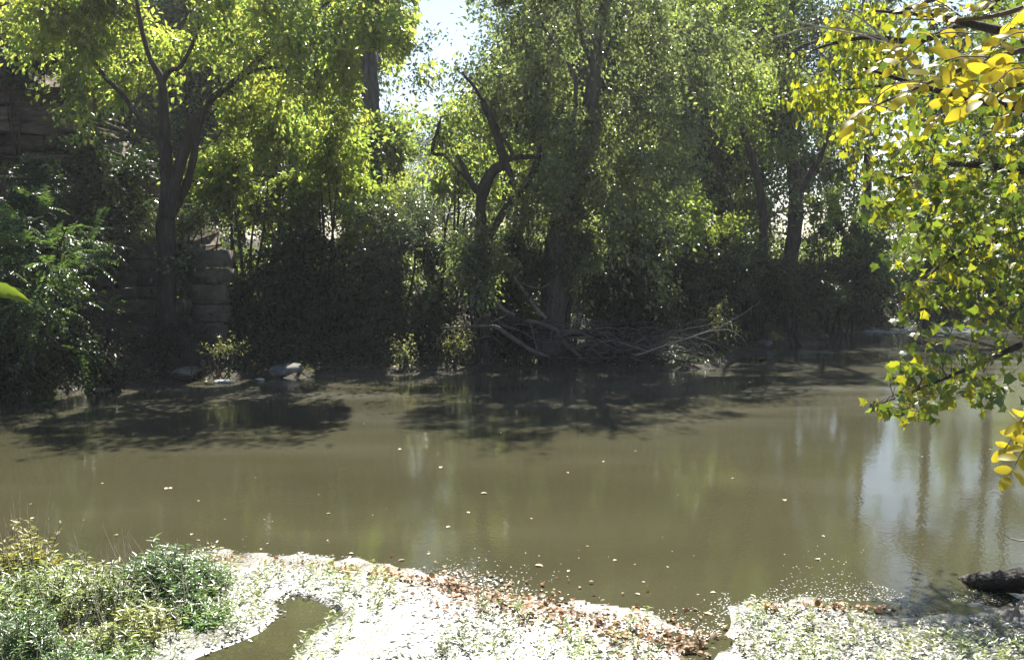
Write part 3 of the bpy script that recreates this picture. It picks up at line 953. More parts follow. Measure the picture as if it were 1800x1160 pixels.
# ------------------------------------------------------------------ shrubs and saplings
def bush(name, label, px, py, d, rx, rz, ry, n, leaf, seed, per=90, size=.09, cat='shrub', tmpl=DIA, bark='bark_dark', holes=.2, nst=5, lobes=4, droop=.5, group=None, length=.5, width=.12, up=.7):
    r = np.random.default_rng(seed)
    c = pt(px, py, d)
    k = d / F
    R = np.array([rx * k, ry, rz * k])
    gx_, gy_ = c[0], d
    g0 = gz_(gx_, gy_)
    stems = []
    for j in range(nst):
        o_ = np.array([r.normal() * .12, r.normal() * .12, 0])
        e = c + r.uniform(-.55, .55, 3) * R
        b0 = np.array([gx_, gy_, g0 - .05]) + o_
        mid_ = b0 * .5 + e * .5 + np.array([r.normal() * .15, r.normal() * .1, .1])
        stems.append(('stem', [b0, mid_, e], [.045, .035, .012] if rz * k > .6 else [.015, .011, .005]))
    ells = [(c, R * .8, n // 2)]
    for j in range(lobes):
        u = unit(r.normal(size=3))
        ells.append((c + u * R * .6, R * r.uniform(.35, .55), n // (2 * lobes)))
    return tree(name, label, cat, stems, ells, leaf, bark, seed, per, size, length, width, droop, holes, tmpl, group, twig_thick=.02, up=up, sides=6)

bush('boxelder_sapling', 'bright yellow-green sapling lit from behind right of the forked tree', 575, 300, 27.5, 105, 85, 1.5, 110, 'leaf_shrub', 710, per=150, size=.12, cat='sapling')
bush('boxelder_sapling', 'yellow-green sapling touching the broken limb of the forked tree', 430, 320, 26.6, 85, 70, 1.2, 70, 'leaf_shrub', 720, per=130, size=.12, cat='sapling')
bush('honeysuckle_bush', 'glossy grey-leaved bush glinting white under the sky gap', 700, 385, 26.6, 85, 52, 1.1, 100, 'leaf_glossy', 730, per=150, size=.075)
bush('tall_shrub', 'tall mid-green shrub below the straight grey trunk', 630, 235, 31, 110, 75, 1.8, 90, 'leaf_green', 740, per=140, size=.12)
bush('tall_shrub', 'light green shrub hiding the lower part of the straight grey trunk', 660, 262, 33.5, 60, 56, 1.0, 70, 'leaf_shrub', 745, per=130, size=.12)
bush('tall_shrub', 'tall yellowing shrub behind the crooked dead tree', 790, 270, 30, 90, 90, 1.6, 80, 'leaf_yellowgreen', 750, per=120, size=.12)
bush('dark_shrub', 'dark shaded shrub between the stone wall and the glinting bush', 520, 440, 26.8, 110, 75, 1.2, 90, 'leaf_shaded', 760, per=140, size=.10)
bush('dark_shrub', 'dark shrub in deep shade left of the forked trunk against the bluff', 170, 300, 26.2, 95, 100, 1.2, 80, 'leaf_shaded', 770, per=130, size=.11)
bush('dark_shrub', 'dark shrub wrapped round the foot of the crooked dead tree', 770, 465, 26.6, 110, 60, 1.0, 90, 'leaf_shaded', 780, per=140, size=.09)
bush('dark_shrub', 'shaded shrub right of the thick central trunk', 1120, 450, 28, 110, 70, 1.2, 90, 'leaf_shaded', 790, per=140, size=.10)
bush('dark_shrub', 'dark shrub at the foot of the slim twin trunks', 1270, 470, 29.4, 90, 60, 1.2, 70, 'leaf_shaded', 800, per=130, size=.10)
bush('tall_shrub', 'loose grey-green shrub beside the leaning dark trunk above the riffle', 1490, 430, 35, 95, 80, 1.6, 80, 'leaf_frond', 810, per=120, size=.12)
bush('dark_shrub', 'dark low shrub on the shore above the riffle stones', 1540, 510, 38.6, 90, 40, 1.4, 60, 'leaf_shaded', 820, per=110, size=.12)
bush('dark_shrub', 'dark shrub hanging over the water past the riffle at the bend', 1720, 490, 42, 110, 60, 1.8, 80, 'leaf_shaded', 830, per=110, size=.14)
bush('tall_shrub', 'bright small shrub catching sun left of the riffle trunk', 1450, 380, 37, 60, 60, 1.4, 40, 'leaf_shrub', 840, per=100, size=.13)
bush('dark_shrub', 'dark shrub crowding the base of the leaning dark trunk', 1400, 500, 31.6, 90, 50, 1.2, 70, 'leaf_shaded', 850, per=120, size=.10)
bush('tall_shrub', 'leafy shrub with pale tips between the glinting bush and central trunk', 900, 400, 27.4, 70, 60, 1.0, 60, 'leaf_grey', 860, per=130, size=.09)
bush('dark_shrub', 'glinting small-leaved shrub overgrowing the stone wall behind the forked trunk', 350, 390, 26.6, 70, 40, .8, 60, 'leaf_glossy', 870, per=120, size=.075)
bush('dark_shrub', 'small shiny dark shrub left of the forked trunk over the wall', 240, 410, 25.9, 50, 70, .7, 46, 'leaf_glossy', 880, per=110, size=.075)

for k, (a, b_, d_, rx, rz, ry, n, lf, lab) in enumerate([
    (470, 490, 25.9, 70, 60, .8, 80, 'leaf_shaded', 'dark shrub filling the corner right of the stone wall end'),
    (560, 520, 26.2, 90, 55, .8, 100, 'leaf_shaded', 'broad low dark shrub above the bank behind the flat slabs'),
    (660, 490, 26.4, 90, 60, .8, 100, 'leaf_shaded', 'dark shrub directly under the glinting grey-leaved bush'),
    (745, 540, 26.2, 80, 44, .7, 80, 'leaf_shaded', 'low dark shrub left of the foot of the crooked dead tree'),
    (905, 470, 26.9, 64, 66, .7, 80, 'leaf_shaded', 'dark shrub between the crooked dead tree and the thick trunk'),
    (1060, 510, 27.6, 70, 50, .7, 80, 'leaf_shaded', 'dark shrub close behind the right side of the thick trunk'),
    (1190, 480, 29.6, 70, 60, .8, 80, 'leaf_shaded', 'dark shrub on the bank left of the slim twin trunks'),
    (1330, 500, 31, 70, 56, .9, 80, 'leaf_shaded', 'dark shrub between the twin trunks and the leaning dark trunk'),
    (1460, 500, 34.5, 80, 50, .9, 80, 'leaf_shaded', 'dark shrub on the shore just left of the riffle'),
    (1620, 500, 40.5, 80, 50, 1.0, 80, 'leaf_shaded', 'dark shrub behind the slim trunk at the riffle'),
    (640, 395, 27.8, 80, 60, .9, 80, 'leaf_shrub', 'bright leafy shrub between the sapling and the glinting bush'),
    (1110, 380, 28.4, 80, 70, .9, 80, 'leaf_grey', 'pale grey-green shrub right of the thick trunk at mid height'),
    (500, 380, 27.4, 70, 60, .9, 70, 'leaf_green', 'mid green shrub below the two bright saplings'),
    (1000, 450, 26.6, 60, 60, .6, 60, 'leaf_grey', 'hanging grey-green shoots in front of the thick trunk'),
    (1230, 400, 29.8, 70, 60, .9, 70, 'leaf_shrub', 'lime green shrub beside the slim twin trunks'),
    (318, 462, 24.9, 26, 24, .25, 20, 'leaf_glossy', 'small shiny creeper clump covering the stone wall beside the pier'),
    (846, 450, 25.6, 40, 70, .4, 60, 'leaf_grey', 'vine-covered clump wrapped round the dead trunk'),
    (905, 545, 27.6, 60, 40, .5, 70, 'leaf_shaded', 'low dark shrub on the bank behind the driftwood at the dead trunk'),
    (640, 560, 26.6, 80, 34, .6, 60, 'leaf_shaded', 'very low dark shrub on the bank above the small bleached stone'),
    (1130, 545, 28.6, 70, 36, .6, 60, 'leaf_shaded', 'low dark shrub on the bank behind the dark bank log'),
    (425, 545, 25.6, 40, 34, .5, 40, 'leaf_shaded', 'low dark shrub against the outer side of the stone wall end'),
    (90, 430, 24.5, 110, 110, .8, 110, 'leaf_shaded', 'tall dark shrub below the rock bluff behind the feathery sumac')]):
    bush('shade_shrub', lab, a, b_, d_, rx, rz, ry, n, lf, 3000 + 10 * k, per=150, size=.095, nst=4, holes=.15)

# sumac with feathered leaves at the left edge
def frond_bush(name, label, px, py, d, rx, rz, ry, n, leaf, seed, flen=.55, pairs=9, leaflet=.12, base=None, nst=6, cat='shrub', lop=None):
    r = np.random.default_rng(seed)
    c = pt(px, py, d)
    k = d / F
    R = np.array([rx * k, ry, rz * k])
    b0 = np.array(base if base is not None else [c[0], d, 0.0], float)
    b0[2] = gz_(b0[0], b0[1]) - .03
    root = thing(name, label, cat, b0)
    nodes = []
    for j in range(nst):
        e = c + unit(r.normal(size=3)) * R * r.uniform(.3, .75)
        m_ = b0 * .45 + e * .55 + r.normal(size=3) * .2
        b_ = Buf()
        nodes.append(tube(b_, [b0 + r.normal(size=3) * [.15, .15, 0], m_, e], [.05, .035, .012], 7, 12, rough=.05))
        obj('stem', b_, M['bark_dark'], root, smooth_shade=True)
    nodes = np.concatenate(nodes)
    ells = [(c, R * .85, n // 2)] + [(c + unit(r.normal(size=3)) * R * .62, R * r.uniform(.3, .5), n // 10) for _ in range(5)]
    C, D = sprays_in(ells, seed, .25, .6)
    tb = Buf()
    grow_twigs(tb, nodes, C, D, seed + 1, thick=.015, r_tip=.005, sides=4)
    obj('twigs', tb, M['bark_dark'], root, kind='stuff')
    # 4 to 6 fronds per spray
    ix = np.repeat(np.arange(len(C)), r.integers(4, 8, len(C)))
    m_ = len(ix)
    fd = unit(D[ix] * .5 + unit(r.normal(size=(m_, 3))) * .9 + [0, 0, .25])
    up = unit(np.array([0, 0, 1.0]) + r.normal(size=(m_, 3)) * .35)
    sd = unit(np.cross(fd, up)); up = np.cross(sd, fd)
    fl = flen * r.uniform(.6, 1.25, m_)
    P, U, Nn, S = [], [], [], []
    for q in range(pairs):
        t = (q + .7) / pairs
        ctr = C[ix] + fd * (fl * t)[:, None] - np.array([0, 0, 1.0]) * (.35 * fl * t * t)[:, None]
        for s_ in (-1, 1):
            P.append(ctr)
            U.append(unit(sd * s_ + fd * .55 + np.array([0, 0, -.35]) + r.normal(size=(m_, 3)) * .12))
            Nn.append(up + r.normal(size=(m_, 3)) * .2)
            S.append(leaflet * (1 - .55 * abs(t - .4)) * r.uniform(.8, 1.15, m_))
    obj('foliage', (*leaf_mesh_arrays(np.concatenate(P), np.concatenate(U), np.concatenate(Nn), np.concatenate(S), leaf_diamond(.34, .05)), None), M[leaf], root, kind='stuff')
    return root

frond_bush('sumac_shrub', 'large feathery-leaved sumac spreading over the water at the left edge', 60, 470, 19.6, 170, 150, 1.5, 150, 'leaf_frond', 900, base=[-10.6, 20.9, 0])
frond_bush('sumac_shrub', 'small feathery sumac reaching out low in front of the stone wall', 150, 530, 20.6, 70, 85, .8, 50, 'leaf_frond', 910, base=[-8.9, 21.8, 0])
frond_bush('sumac_shrub', 'dim feathery shrub in the shade of the bluff at the upper left', 40, 330, 22.5, 80, 70, 1.0, 50, 'leaf_shaded', 920, base=[-11.6, 22.6, 0])
bush('dark_shrub', 'dark overhanging bush whose leaves touch the water at the left edge', 60, 620, 20.2, 140, 70, 1.0, 110, 'leaf_shaded', 930, per=120, size=.09)

bush('dark_shrub', 'dark shrub growing along the top of the rock bluff', 60, 95, 27.4, 130, 40, .8, 60, 'leaf_shaded', 938, per=120, size=.11)
bush('dark_shrub', 'dark shrub on the shore beyond the feathery sumac before the bluff', -220, 470, 19.4, 130, 120, 1.2, 90, 'leaf_shaded', 935, per=120, size=.10)
bush('tall_shrub', 'tall green shrub standing before the far end of the bluff', -420, 380, 19.8, 140, 170, 1.4, 110, 'leaf_green', 937, per=120, size=.11)

# weeds on the far shore
for k, (a, b_, d_, rx, rz, lab) in enumerate([
    (205, 655, 21.3, 30, 34, 'sunlit pale weed clump leaning over the water near the dark overhanging bush'),
    (395, 630, 23.2, 38, 40, 'tall sunlit weed clump standing beside the upright pale stone'),
    (345, 640, 23.2, 26, 26, 'low dry weed clump left of the upright pale stone'),
    (715, 615, 24.9, 28, 30, 'small sunlit weed clump at the waterline left of the curved driftwood'),
    (800, 605, 25.3, 34, 30, 'pale weed clump growing under the curved driftwood limb'),
    (1180, 505, 27.6, 46, 26, 'dry brownish weed clump on the bank right of the thick central trunk'),
    (1265, 560, 27.5, 34, 20, 'sparse dry weeds on the bank behind the pale dead branch'),
    (290, 590, 23.6, 40, 34, 'shaded green weed clump below the stone wall'),
    (640, 600, 25.2, 60, 34, 'shaded weed clump on the dark bank above the slabs'),
    (480, 610, 24.6, 50, 36, 'shaded weed clump behind the tilted slab')]):
    bush('bank_weed', lab, a, b_, d_, rx, rz, .3, 40, 'leaf_bank' if k < 7 else 'leaf_shaded', 1000 + 10 * k, per=26, size=.055, cat='weeds', nst=9, lobes=8, length=.34, width=.05, holes=.5)

# ------------------------------------------------------------------ woods behind: few trees built, then copied
def generic_tree(name, label, h, seed, leaf, group):
    r = np.random.default_rng(seed)
    b0 = np.zeros(3)
    stems = [('trunk', [b0, [.1, 0, h * .25], [-.1, .1, h * .5], [.1, 0, h * .75], [0, 0, h * .95]], [.26, .22, .16, .1, .03])]
    ells = []
    for j in range(7):
        z = h * r.uniform(.25, .9)
        a = r.uniform(0, 6.28)
        w_ = h * .22 * (1.1 - abs(z / h - .5))
        ells.append((np.array([math.cos(a) * w_, math.sin(a) * w_, z]), np.array([h * .2, h * .2, h * .15]), 46))
    root = thing(name, label, 'tree', b0, group)
    nodes = []
    for nm, pts, radii in stems:
        b_ = Buf()
        nodes.append(tube(b_, pts, radii, 8, 20, rough=.08))
        obj(nm, b_, M['bark_dark'], root, smooth_shade=True)
    C, D = sprays_in(ells, seed, .3)
    b_ = Buf()
    grow_twigs(b_, np.concatenate(nodes), C, D, seed + 1, thick=.08, sides=4)
    obj('twigs', b_, M['bark_dark'], root, kind='stuff')
    r2 = np.random.default_rng(seed + 2)
    n = len(C)
    ix = np.repeat(np.arange(n), 80)
    k = len(ix)
    t = r2.uniform(-.3, 1, k)
    dv = D[ix] + .6 * unit(r2.normal(size=(n, 3, 3)))[ix, r2.integers(0, 3, k)]
    P = C[ix] + dv * (t * 1.2)[:, None] + r2.normal(size=(k, 3)) * .22
    U = unit(dv * .5 + r2.normal(size=(k, 3)) * .7 + [0, 0, -.5])
    obj('crown', (*leaf_mesh_arrays(P, U, unit(r2.normal(size=(k, 3)) + [0, 0, .6]), .19 * r2.uniform(.6, 1.3, k), DIA), None), M[leaf], root, kind='stuff')
    return root

GRP = 'trees in the woods behind the creek'
protos = [generic_tree('woodland_tree', 'green leafy tree with shade in its leaf colour, in the woods behind the far bank', 12.5, 1500, 'leaf_wood_shaded', GRP),
          generic_tree('woodland_tree', 'yellowish leafy tree in the woods behind the far bank', 11.0, 1520, 'leaf_yellowgreen', GRP),
          generic_tree('woodland_tree', 'tall leafy tree with shade in its leaf colour, in the woods behind the far bank', 13.5, 1540, 'leaf_wood_shaded', GRP)]
spots = [(80, 44.0, 1.18), (240, 46.7, 1.24), (420, 44.8, 1.06), (490, 47.9, 1.3), (555, 47, 0.8), (1005, 43.5, 0.88), (1015, 47.0, 0.9), (1070, 43.7, 0.95), (1040, 47.1, 1.24), (1110, 44.0, 1.18), (1190, 46.8, 1.3), (1260, 46.2, 1.18), (1300, 48.2, 1.2), (-120, 44.9, 1.18), (-300, 43.5, 1.18), (340, 50, 1.1), (1010, 52, 1.2), (1150, 55, 1.2), (470, 58, 1.0), (690, 60, 0.62), (780, 62, 0.55), (160, 54, 1.2), (1980, 46, 1.0), (2150, 46.1, 1.18), (1620, 66, 0.55), (1700, 70, 0.5), (1790, 64, 0.6), (1560, 62, 0.42), (1880, 58, 0.8)]
used = [False] * 3
for k, (px_, d_, s_) in enumerate(spots):
    q = k % 3
    o_ = protos[q] if not used[q] else copy_tree(protos[q])
    used[q] = True
    x_ = (px_ - 900) / F * d_
    o_.location = (x_, d_, gz_(x_, d_) - .1)
    o_.rotation_euler = (0, 0, random.uniform(0, 6.28))
    o_.scale = (s_ * random.uniform(.92, 1.08), s_ * random.uniform(.92, 1.08), s_)

# ground cover on the far bank
def bank_cover(name, n, leaf, seed, ymin, ymax, hgt, size, xr=(-24, 26)):
    r = np.random.default_rng(seed)
    x = r.uniform(xr[0], xr[1], n)
    s = r.uniform(ymin, ymax, n)
    y = np.interp(x, FAR[:, 0], FAR[:, 1]) + s
    z = ground_h(x, y)
    pn = Waves(.7, 10, seed, 2)(np.stack([x, y], -1))
    hh = hgt * np.clip(.5 + .35 * pn, .05, 1.3) * smooth(s / 1.5)
    z = np.maximum(z, 0) + .02 + hh * r.uniform(0, 1, n) ** .7
    k = ~((x > -12.8) & (x < -6.9) & (y > 23.6) & (y < 26.6) & (r.random(n) < .85)) & ((s > 0) | (pn > .4))
    x, y, z = x[k], y[k], z[k]
    n = len(x)
    P = np.stack([x, y, z], -1)
    U = unit(r.normal(size=(n, 3)) * [1, 1, .6] + [0, -.25, -.1])
    Nn = unit(r.normal(size=(n, 3)) * .7 + [0, -.2, .8])
    return obj(name, (*leaf_mesh_arrays(P, U, Nn, size * r.uniform(.6, 1.3, n), DIA), None), M[leaf], kind='stuff')
bank_cover('undergrowth', 70000, 'leaf_shaded', 1700, .3, 9, .55, .10)
bank_cover('undergrowth', 14000, 'leaf_frond', 1705, -.15, 1.8, .34, .065)
bank_cover('fallen_leaves', 9000, 'litter', 1710, .1, 6, .02, .09)
bank_cover('undergrowth', 120000, 'leaf_green', 1720, 4.5, 24, 1.7, .17, (-26, 34))

# ------------------------------------------------------------------ driftwood
def limb(label, d, pts, radii, mat='dry_wood', forks=(), name='fallen_branch', sides=8, rough=.08, cat='branch'):
    W = np.array([pt(a, b_, d + (c[0] if c else 0)) for a, b_, *c in pts])
    root = thing(name, label, cat, W[0])
    b_ = Buf()
    tube(b_, W, radii, sides, len(pts) * 5, rough=rough)
    obj('stem', b_, M[mat], root, smooth_shade=True)
    for fp, fr in forks:
        fb = Buf()
        tube(fb, np.array([pt(a, bb, d + (c[0] if c else 0)) for a, bb, *c in fp]), fr, 6, len(fp) * 4, rough=.05)
        obj('fork', fb, M[mat], root, smooth_shade=True)
    return root

limb('long pale curved driftwood limb arching low across the pile', 25.3, [(775, 577), (820, 574), (868, 574), (895, 590), (930, 613), (965, 628)], [.02, .035, .05, .06, .06, .045], 'dry_wood',
     [([(790, 577), (775, 590), (768, 604)], [.03, .02, .01]), ([(945, 618), (938, 590), (930, 562)], [.03, .02, .012])])
limb('upright twisted pale limb rising from the driftwood pile', 26, [(905, 555), (880, 540), (866, 515), (866, 492), (872, 474), (860, 456)], [.05, .055, .05, .045, .04, .02], 'bark_pale')
limb('pale straight limb leaning against the thick central trunk', 26.2, [(960, 560), (940, 538), (920, 510), (906, 490), (912, 482)], [.05, .045, .04, .04, .02], 'bark_pale',
     [([(908, 492), (925, 502), (950, 506), (965, 498)], [.02, .018, .015, .008])])
limb('pale limb with a drooping fork in the middle of the pile', 25.6, [(925, 563), (955, 570), (975, 578), (985, 590), (1000, 610), (1018, 626)], [.04, .05, .06, .05, .045, .03], 'dry_wood',
     [([(972, 578), (968, 592), (975, 603), (985, 606)], [.03, .028, .022, .012]), ([(980, 582), (1030, 580), (1075, 576), (1100, 590)], [.03, .025, .02, .01])])
limb('thick dark driftwood trunk lying across the foot of the central tree', 26.4, [(820, 545), (870, 556), (940, 572), (1010, 585), (1080, 588)], [.10, .12, .13, .12, .08], 'bark_dark')
limb('grey log lying along the waterline below the pile', 25.0, [(940, 628), (1000, 630), (1062, 630), (1120, 626), (1160, 618)], [.02, .03, .03, .02, .01], 'bark_dark')
limb('grey crooked log at the right end of the pile', 25.4, [(1080, 600), (1120, 612), (1150, 622), (1190, 632), (1236, 640)], [.03, .04, .035, .03, .012], 'bark_grey',
     [([(1150, 622), (1165, 604), (1178, 596)], [.03, .02, .01])])
limb('dark log on the bank behind the pale dead branch', 28, [(1040, 560), (1100, 566), (1160, 570), (1230, 572)], [.09, .10, .09, .06], 'bark_dark')
limb('thin pale dead branch sticking up and out over the shaded water', 25.2, [(1110, 628), (1160, 610), (1215, 592), (1262, 575), (1300, 555), (1336, 531)], [.02, .018, .015, .012, .009, .004], 'twig_pale',
     [([(1215, 592), (1250, 582), (1282, 580), (1300, 590), (1312, 602)], [.014, .012, .01, .008, .005]), ([(1190, 601), (1230, 588), (1268, 572)], [.01, .008, .004]),
      ([(1200, 620, .2), (1216, 612, .2), (1228, 600, .2)], [.008, .006, .004])], sides=6, rough=.03)
r_ = np.random.default_rng(44)
for k in range(140):
    a = r_.uniform(830, 1240) if k % 3 else r_.uniform(980, 1200)
    b_ = 560 + (a - 830) / 400 * 40 + r_.uniform(-12, 42)
    b_ = min(b_, 634)
    L_ = r_.uniform(30, 90)
    an = r_.normal() * .35 + .15
    dd = 25.0 + r_.uniform(0, 1.2)
    pts = []
    for q in range(4):
        t = q / 3
        pts.append((a + L_ * t * math.cos(an), b_ + L_ * t * math.sin(an) - 12 * math.sin(t * 3.1) * r_.uniform(0, 1), r_.normal() * .08))
    W = np.array([pt(x_, min(y_, 636), dd + z_) for x_, y_, z_ in pts])
    bb = Buf()
    r0 = r_.uniform(.006, .024)
    tube(bb, W, [r0, r0 * .9, r0 * .7, r0 * .3], 5, 9, rough=.06)
    o_ = obj('stick', bb, M[['dry_wood', 'bark_grey', 'bark_dark'][k % 3]], smooth_shade=True, loc=W[0])
    tag(o_, 'thin grey stick tangled in the driftwood pile below the central tree', 'stick', 'sticks in the driftwood pile')

# log lying in the water by the near shore and its twig
log = thing('sunken_log', 'dark wet log curving out of the water by the near shore', 'log', wp(1700, 1028))
b_ = Buf()
tube(b_, [wp(1690, 1022, -.03), wp(1725, 1022, .05), wp(1765, 1022, .10), wp(1810, 1018, .17), wp(1900, 1010, .3), wp(2020, 1000, .5)], [.05, .085, .095, .11, .13, .15], 12, 30, rough=.06)
obj('stem', b_, M['wet_log'], log, smooth_shade=True)
b_ = Buf()
tube(b_, [wp(1768, 1022, .1), wp(1776, 1016, .24), wp(1770, 1014, .34)], [.02, .014, .006], 6, 8)
obj('twig', b_, M['dry_wood'], log, smooth_shade=True)
limb('thin pale bent twig standing in the algae below the dark wet log', 7.9, [(1772, 1118), (1776, 1092), (1788, 1066), (1806, 1040)], [.014, .013, .012, .008], 'twig_pale', name='bent_twig', cat='twig')
limb('thin curved twig sticking up over the water behind the dark wet log', 9.6, [(1762, 936), (1776, 946), (1800, 950), (1830, 940)], [.004, .006, .008, .009], 'twig_pale', name='bent_twig', cat='twig')

# ------------------------------------------------------------------ near shore plants and litter
def weed_patch(name, label, poly, n_st, hmin, hmax, leaf, seed, size=.085, cat='weeds', lv=18, tm=.24):
    """clump of leafy stems growing inside a ground polygon (photo pixels on the ground)"""
    r = np.random.default_rng(seed)
    P2 = np.array([wp(a, b_, .03)[:2] for a, b_ in poly])
    lo, hi = P2.min(0), P2.max(0)
    q = r.uniform(lo, hi, (n_st * 4, 2))
    q = q[poly_sd(q[:, 0], q[:, 1], P2) + .18 * Waves(.3, 9, seed + 5, 2)(q) > .1 * r.normal(size=len(q))][:n_st]
    sd = poly_sd(q[:, 0], q[:, 1], P2)
    n = len(q)
    g = ground_h(q[:, 0], q[:, 1])
    base = np.stack([q[:, 0], q[:, 1], g - .02], -1)
    c2 = P2.mean(0)
    hum = np.clip(.72 + .34 * Waves(.28, 8, seed, 2)(q), .2, 1.5) * np.where(r.random(n) < .05, 1.5, 1)
    h = r.uniform(hmin, hmax, n) * hum * (.45 + .55 * smooth(sd / .35))
    lean = r.normal(size=(n, 3)) * .22
    lean[:, 2] = 0
    root = thing(name, label, cat, (c2[0], c2[1], float(np.mean(g))))
    sb = Buf()
    P, U, Nn, S = [], [], [], []
    for j in range(n):
        tip = base[j] + (lean[j] + [0, 0, 1]) * h[j]
        mid_ = (base[j] + tip) / 2 + r.normal(size=3) * .02
        tube(sb, [base[j], mid_, tip], [.005, .004, .002], 3, 4, cap=False)
        m_ = max(4, int(lv * h[j] / hmax))
        t = r.uniform(.15, 1.02, m_) ** .8
        az = np.arange(m_) * 2.4 + r.uniform(0, 6)
        pos = base[j] + (tip - base[j]) * t[:, None]
        out = np.stack([np.cos(az), np.sin(az), r.uniform(-.25, .7, m_)], -1)
        P.append(pos); U.append(out); Nn.append(np.stack([-.4 * np.cos(az), -.4 * np.sin(az), np.ones(m_)], -1) + r.normal(size=(m_, 3)) * .25)
        S.append(size * r.uniform(.55, 1.25, m_) * (1.1 - .4 * t))
    db = Buf()
    for j in range(0, n, 14):
        tip = base[j] + [r.normal() * .14, r.normal() * .14, hmax * r.uniform(.8, 1.45)]
        tube(db, [base[j], (base[j] + tip) / 2 + r.normal(size=3) * .03, tip], [.004, .003, .0012], 3, 5, cap=False)
    obj('dead_stalks', db, M['twig_pale'], root, kind='stuff')
    obj('stems', sb, M['twig'], root, kind='stuff')
    obj('foliage', (*leaf_mesh_arrays(np.concatenate(P), np.concatenate(U), np.concatenate(Nn), np.concatenate(S), leaf_diamond(tm, .05)), None), M[leaf], root, kind='stuff')
    return root

weed_patch('smartweed_clump', 'wide pale green smartweed clump filling the near corner of the mud bar', [(-60, 1020), (60, 1010), (190, 1020), (300, 1050), (330, 1100), (240, 1150), (140, 1210), (-80, 1220)], 1100, .22, .45, 'leaf_weed', 1801, size=.10)
weed_patch('smartweed_clump', 'dark green leafy smartweed clump nearest the still pool', [(185, 1012), (290, 1008), (370, 1030), (405, 1072), (365, 1105), (280, 1100), (205, 1065)], 520, .22, .38, 'leaf_weed_green', 1802, size=.10)
weed_patch('goldenrod_clump', 'yellowing goldenrod clump behind the smartweed at the left edge', [(-60, 1012), (40, 1008), (130, 1015), (180, 1030), (110, 1065), (-60, 1075)], 420, .34, .62, 'leaf_weed_yellow', 1803, size=.095, lv=18, tm=.34)
weed_patch('smartweed_clump', 'low bright smartweed clump at the bottom left corner', [(-80, 1130), (60, 1110), (160, 1130), (215, 1160), (190, 1240), (-80, 1240)], 480, .16, .32, 'leaf_weed_green', 1804)

weed_patch('smartweed_clump', 'pale smartweed clump on the shore outside the goldenrod', [(-420, 1010), (-70, 1010), (-60, 1200), (-420, 1220)], 700, .22, .42, 'leaf_weed', 1805, size=.10)

def on_bar(n, seed, xr=(-5, 5.5), yr=(6.6, 10.2)):
    r = np.random.default_rng(seed)
    x = r.uniform(*xr, n); y = r.uniform(*yr, n)
    z = ground_h(x, y)
    return x, y, z, r

# bleached leaves and algae flakes lying over the bar
x, y, z, r = on_bar(44000, 1900)
wv = Waves(.3, 10, 1901, 2)(np.stack([x, y], -1))
k = ((z > .011) & (z < .12) & (wv + (x > 1.7) * 1.4 > -.7)) | ((z > -.16) & (z <= .011) & (y > 7.5) & (wv > 1.1) & (z > -.05))
z = np.maximum(z, 0)
x, y, z = x[k], y[k], z[k]
kk = (x > 1.5) | (r.random(len(x)) < .45)
x, y, z = x[kk], y[kk], z[kk]
n = len(x)
M['flake'] = leaf_mat('flake', [(.40, .40, .35), (.52, .52, .47), (.62, .61, .57), (.30, .30, .22)], .2, (1, 1, 1), .35, .6)
obj('algae_flakes', (*leaf_mesh_arrays(np.stack([x, y, z + .006 + .012 * r.random(n)], -1), unit(r.normal(size=(n, 3)) * [1, 1, .22]), unit(r.normal(size=(n, 3)) * .33 + [0, 0, 1]), r.uniform(.02, .055, n), leaf_diamond(.6, .1)), None), M['flake'], kind='stuff')

n = 4200
x = r.uniform(-2.8, 4.4, n)
y = np.interp(x, NEAR[:, 0], NEAR[:, 1]) - .1 + r.exponential(.28, n)
k = (ground_h(x, y) < 0) & (Waves(.5, 9, 1905, 2)(np.stack([x, y], -1)) + (x > -.8) * (x < 1.9) > .1)
x, y = x[k], y[k]
n = len(x)
obj('scum_specks', (*leaf_mesh_arrays(np.stack([x, y, np.full(n, .004)], -1), unit(r.normal(size=(n, 3)) * [1, 1, .02]), unit(r.normal(size=(n, 3)) * .06 + [0, 0, 1]), r.uniform(.006, .022, n), leaf_diamond(.7, .02)), None), M['flake'], kind='stuff')

# green seedlings
x, y, z, r = on_bar(4200, 1910)
k = (z > .012) & (z < .1) & (Waves(.6, 10, 1911, 2)(np.stack([x, y], -1)) > -.1)
x, y, z = x[k], y[k], z[k]
ix = np.repeat(np.arange(len(x)), 9)
az = r.uniform(0, 6.28, len(ix)); hh = r.uniform(.01, .12, len(ix))
obj('seedlings', (*leaf_mesh_arrays(np.stack([x[ix], y[ix], z[ix] + hh], -1), np.stack([np.cos(az), np.sin(az), r.uniform(-.1, .8, len(ix))], -1), np.tile([0., 0, 1], (len(ix), 1)) + r.normal(size=(len(ix), 3)) * .2, r.uniform(.022, .062, len(ix)), leaf_diamond(.36, .05)), None), M['leaf_weed'], kind='stuff')

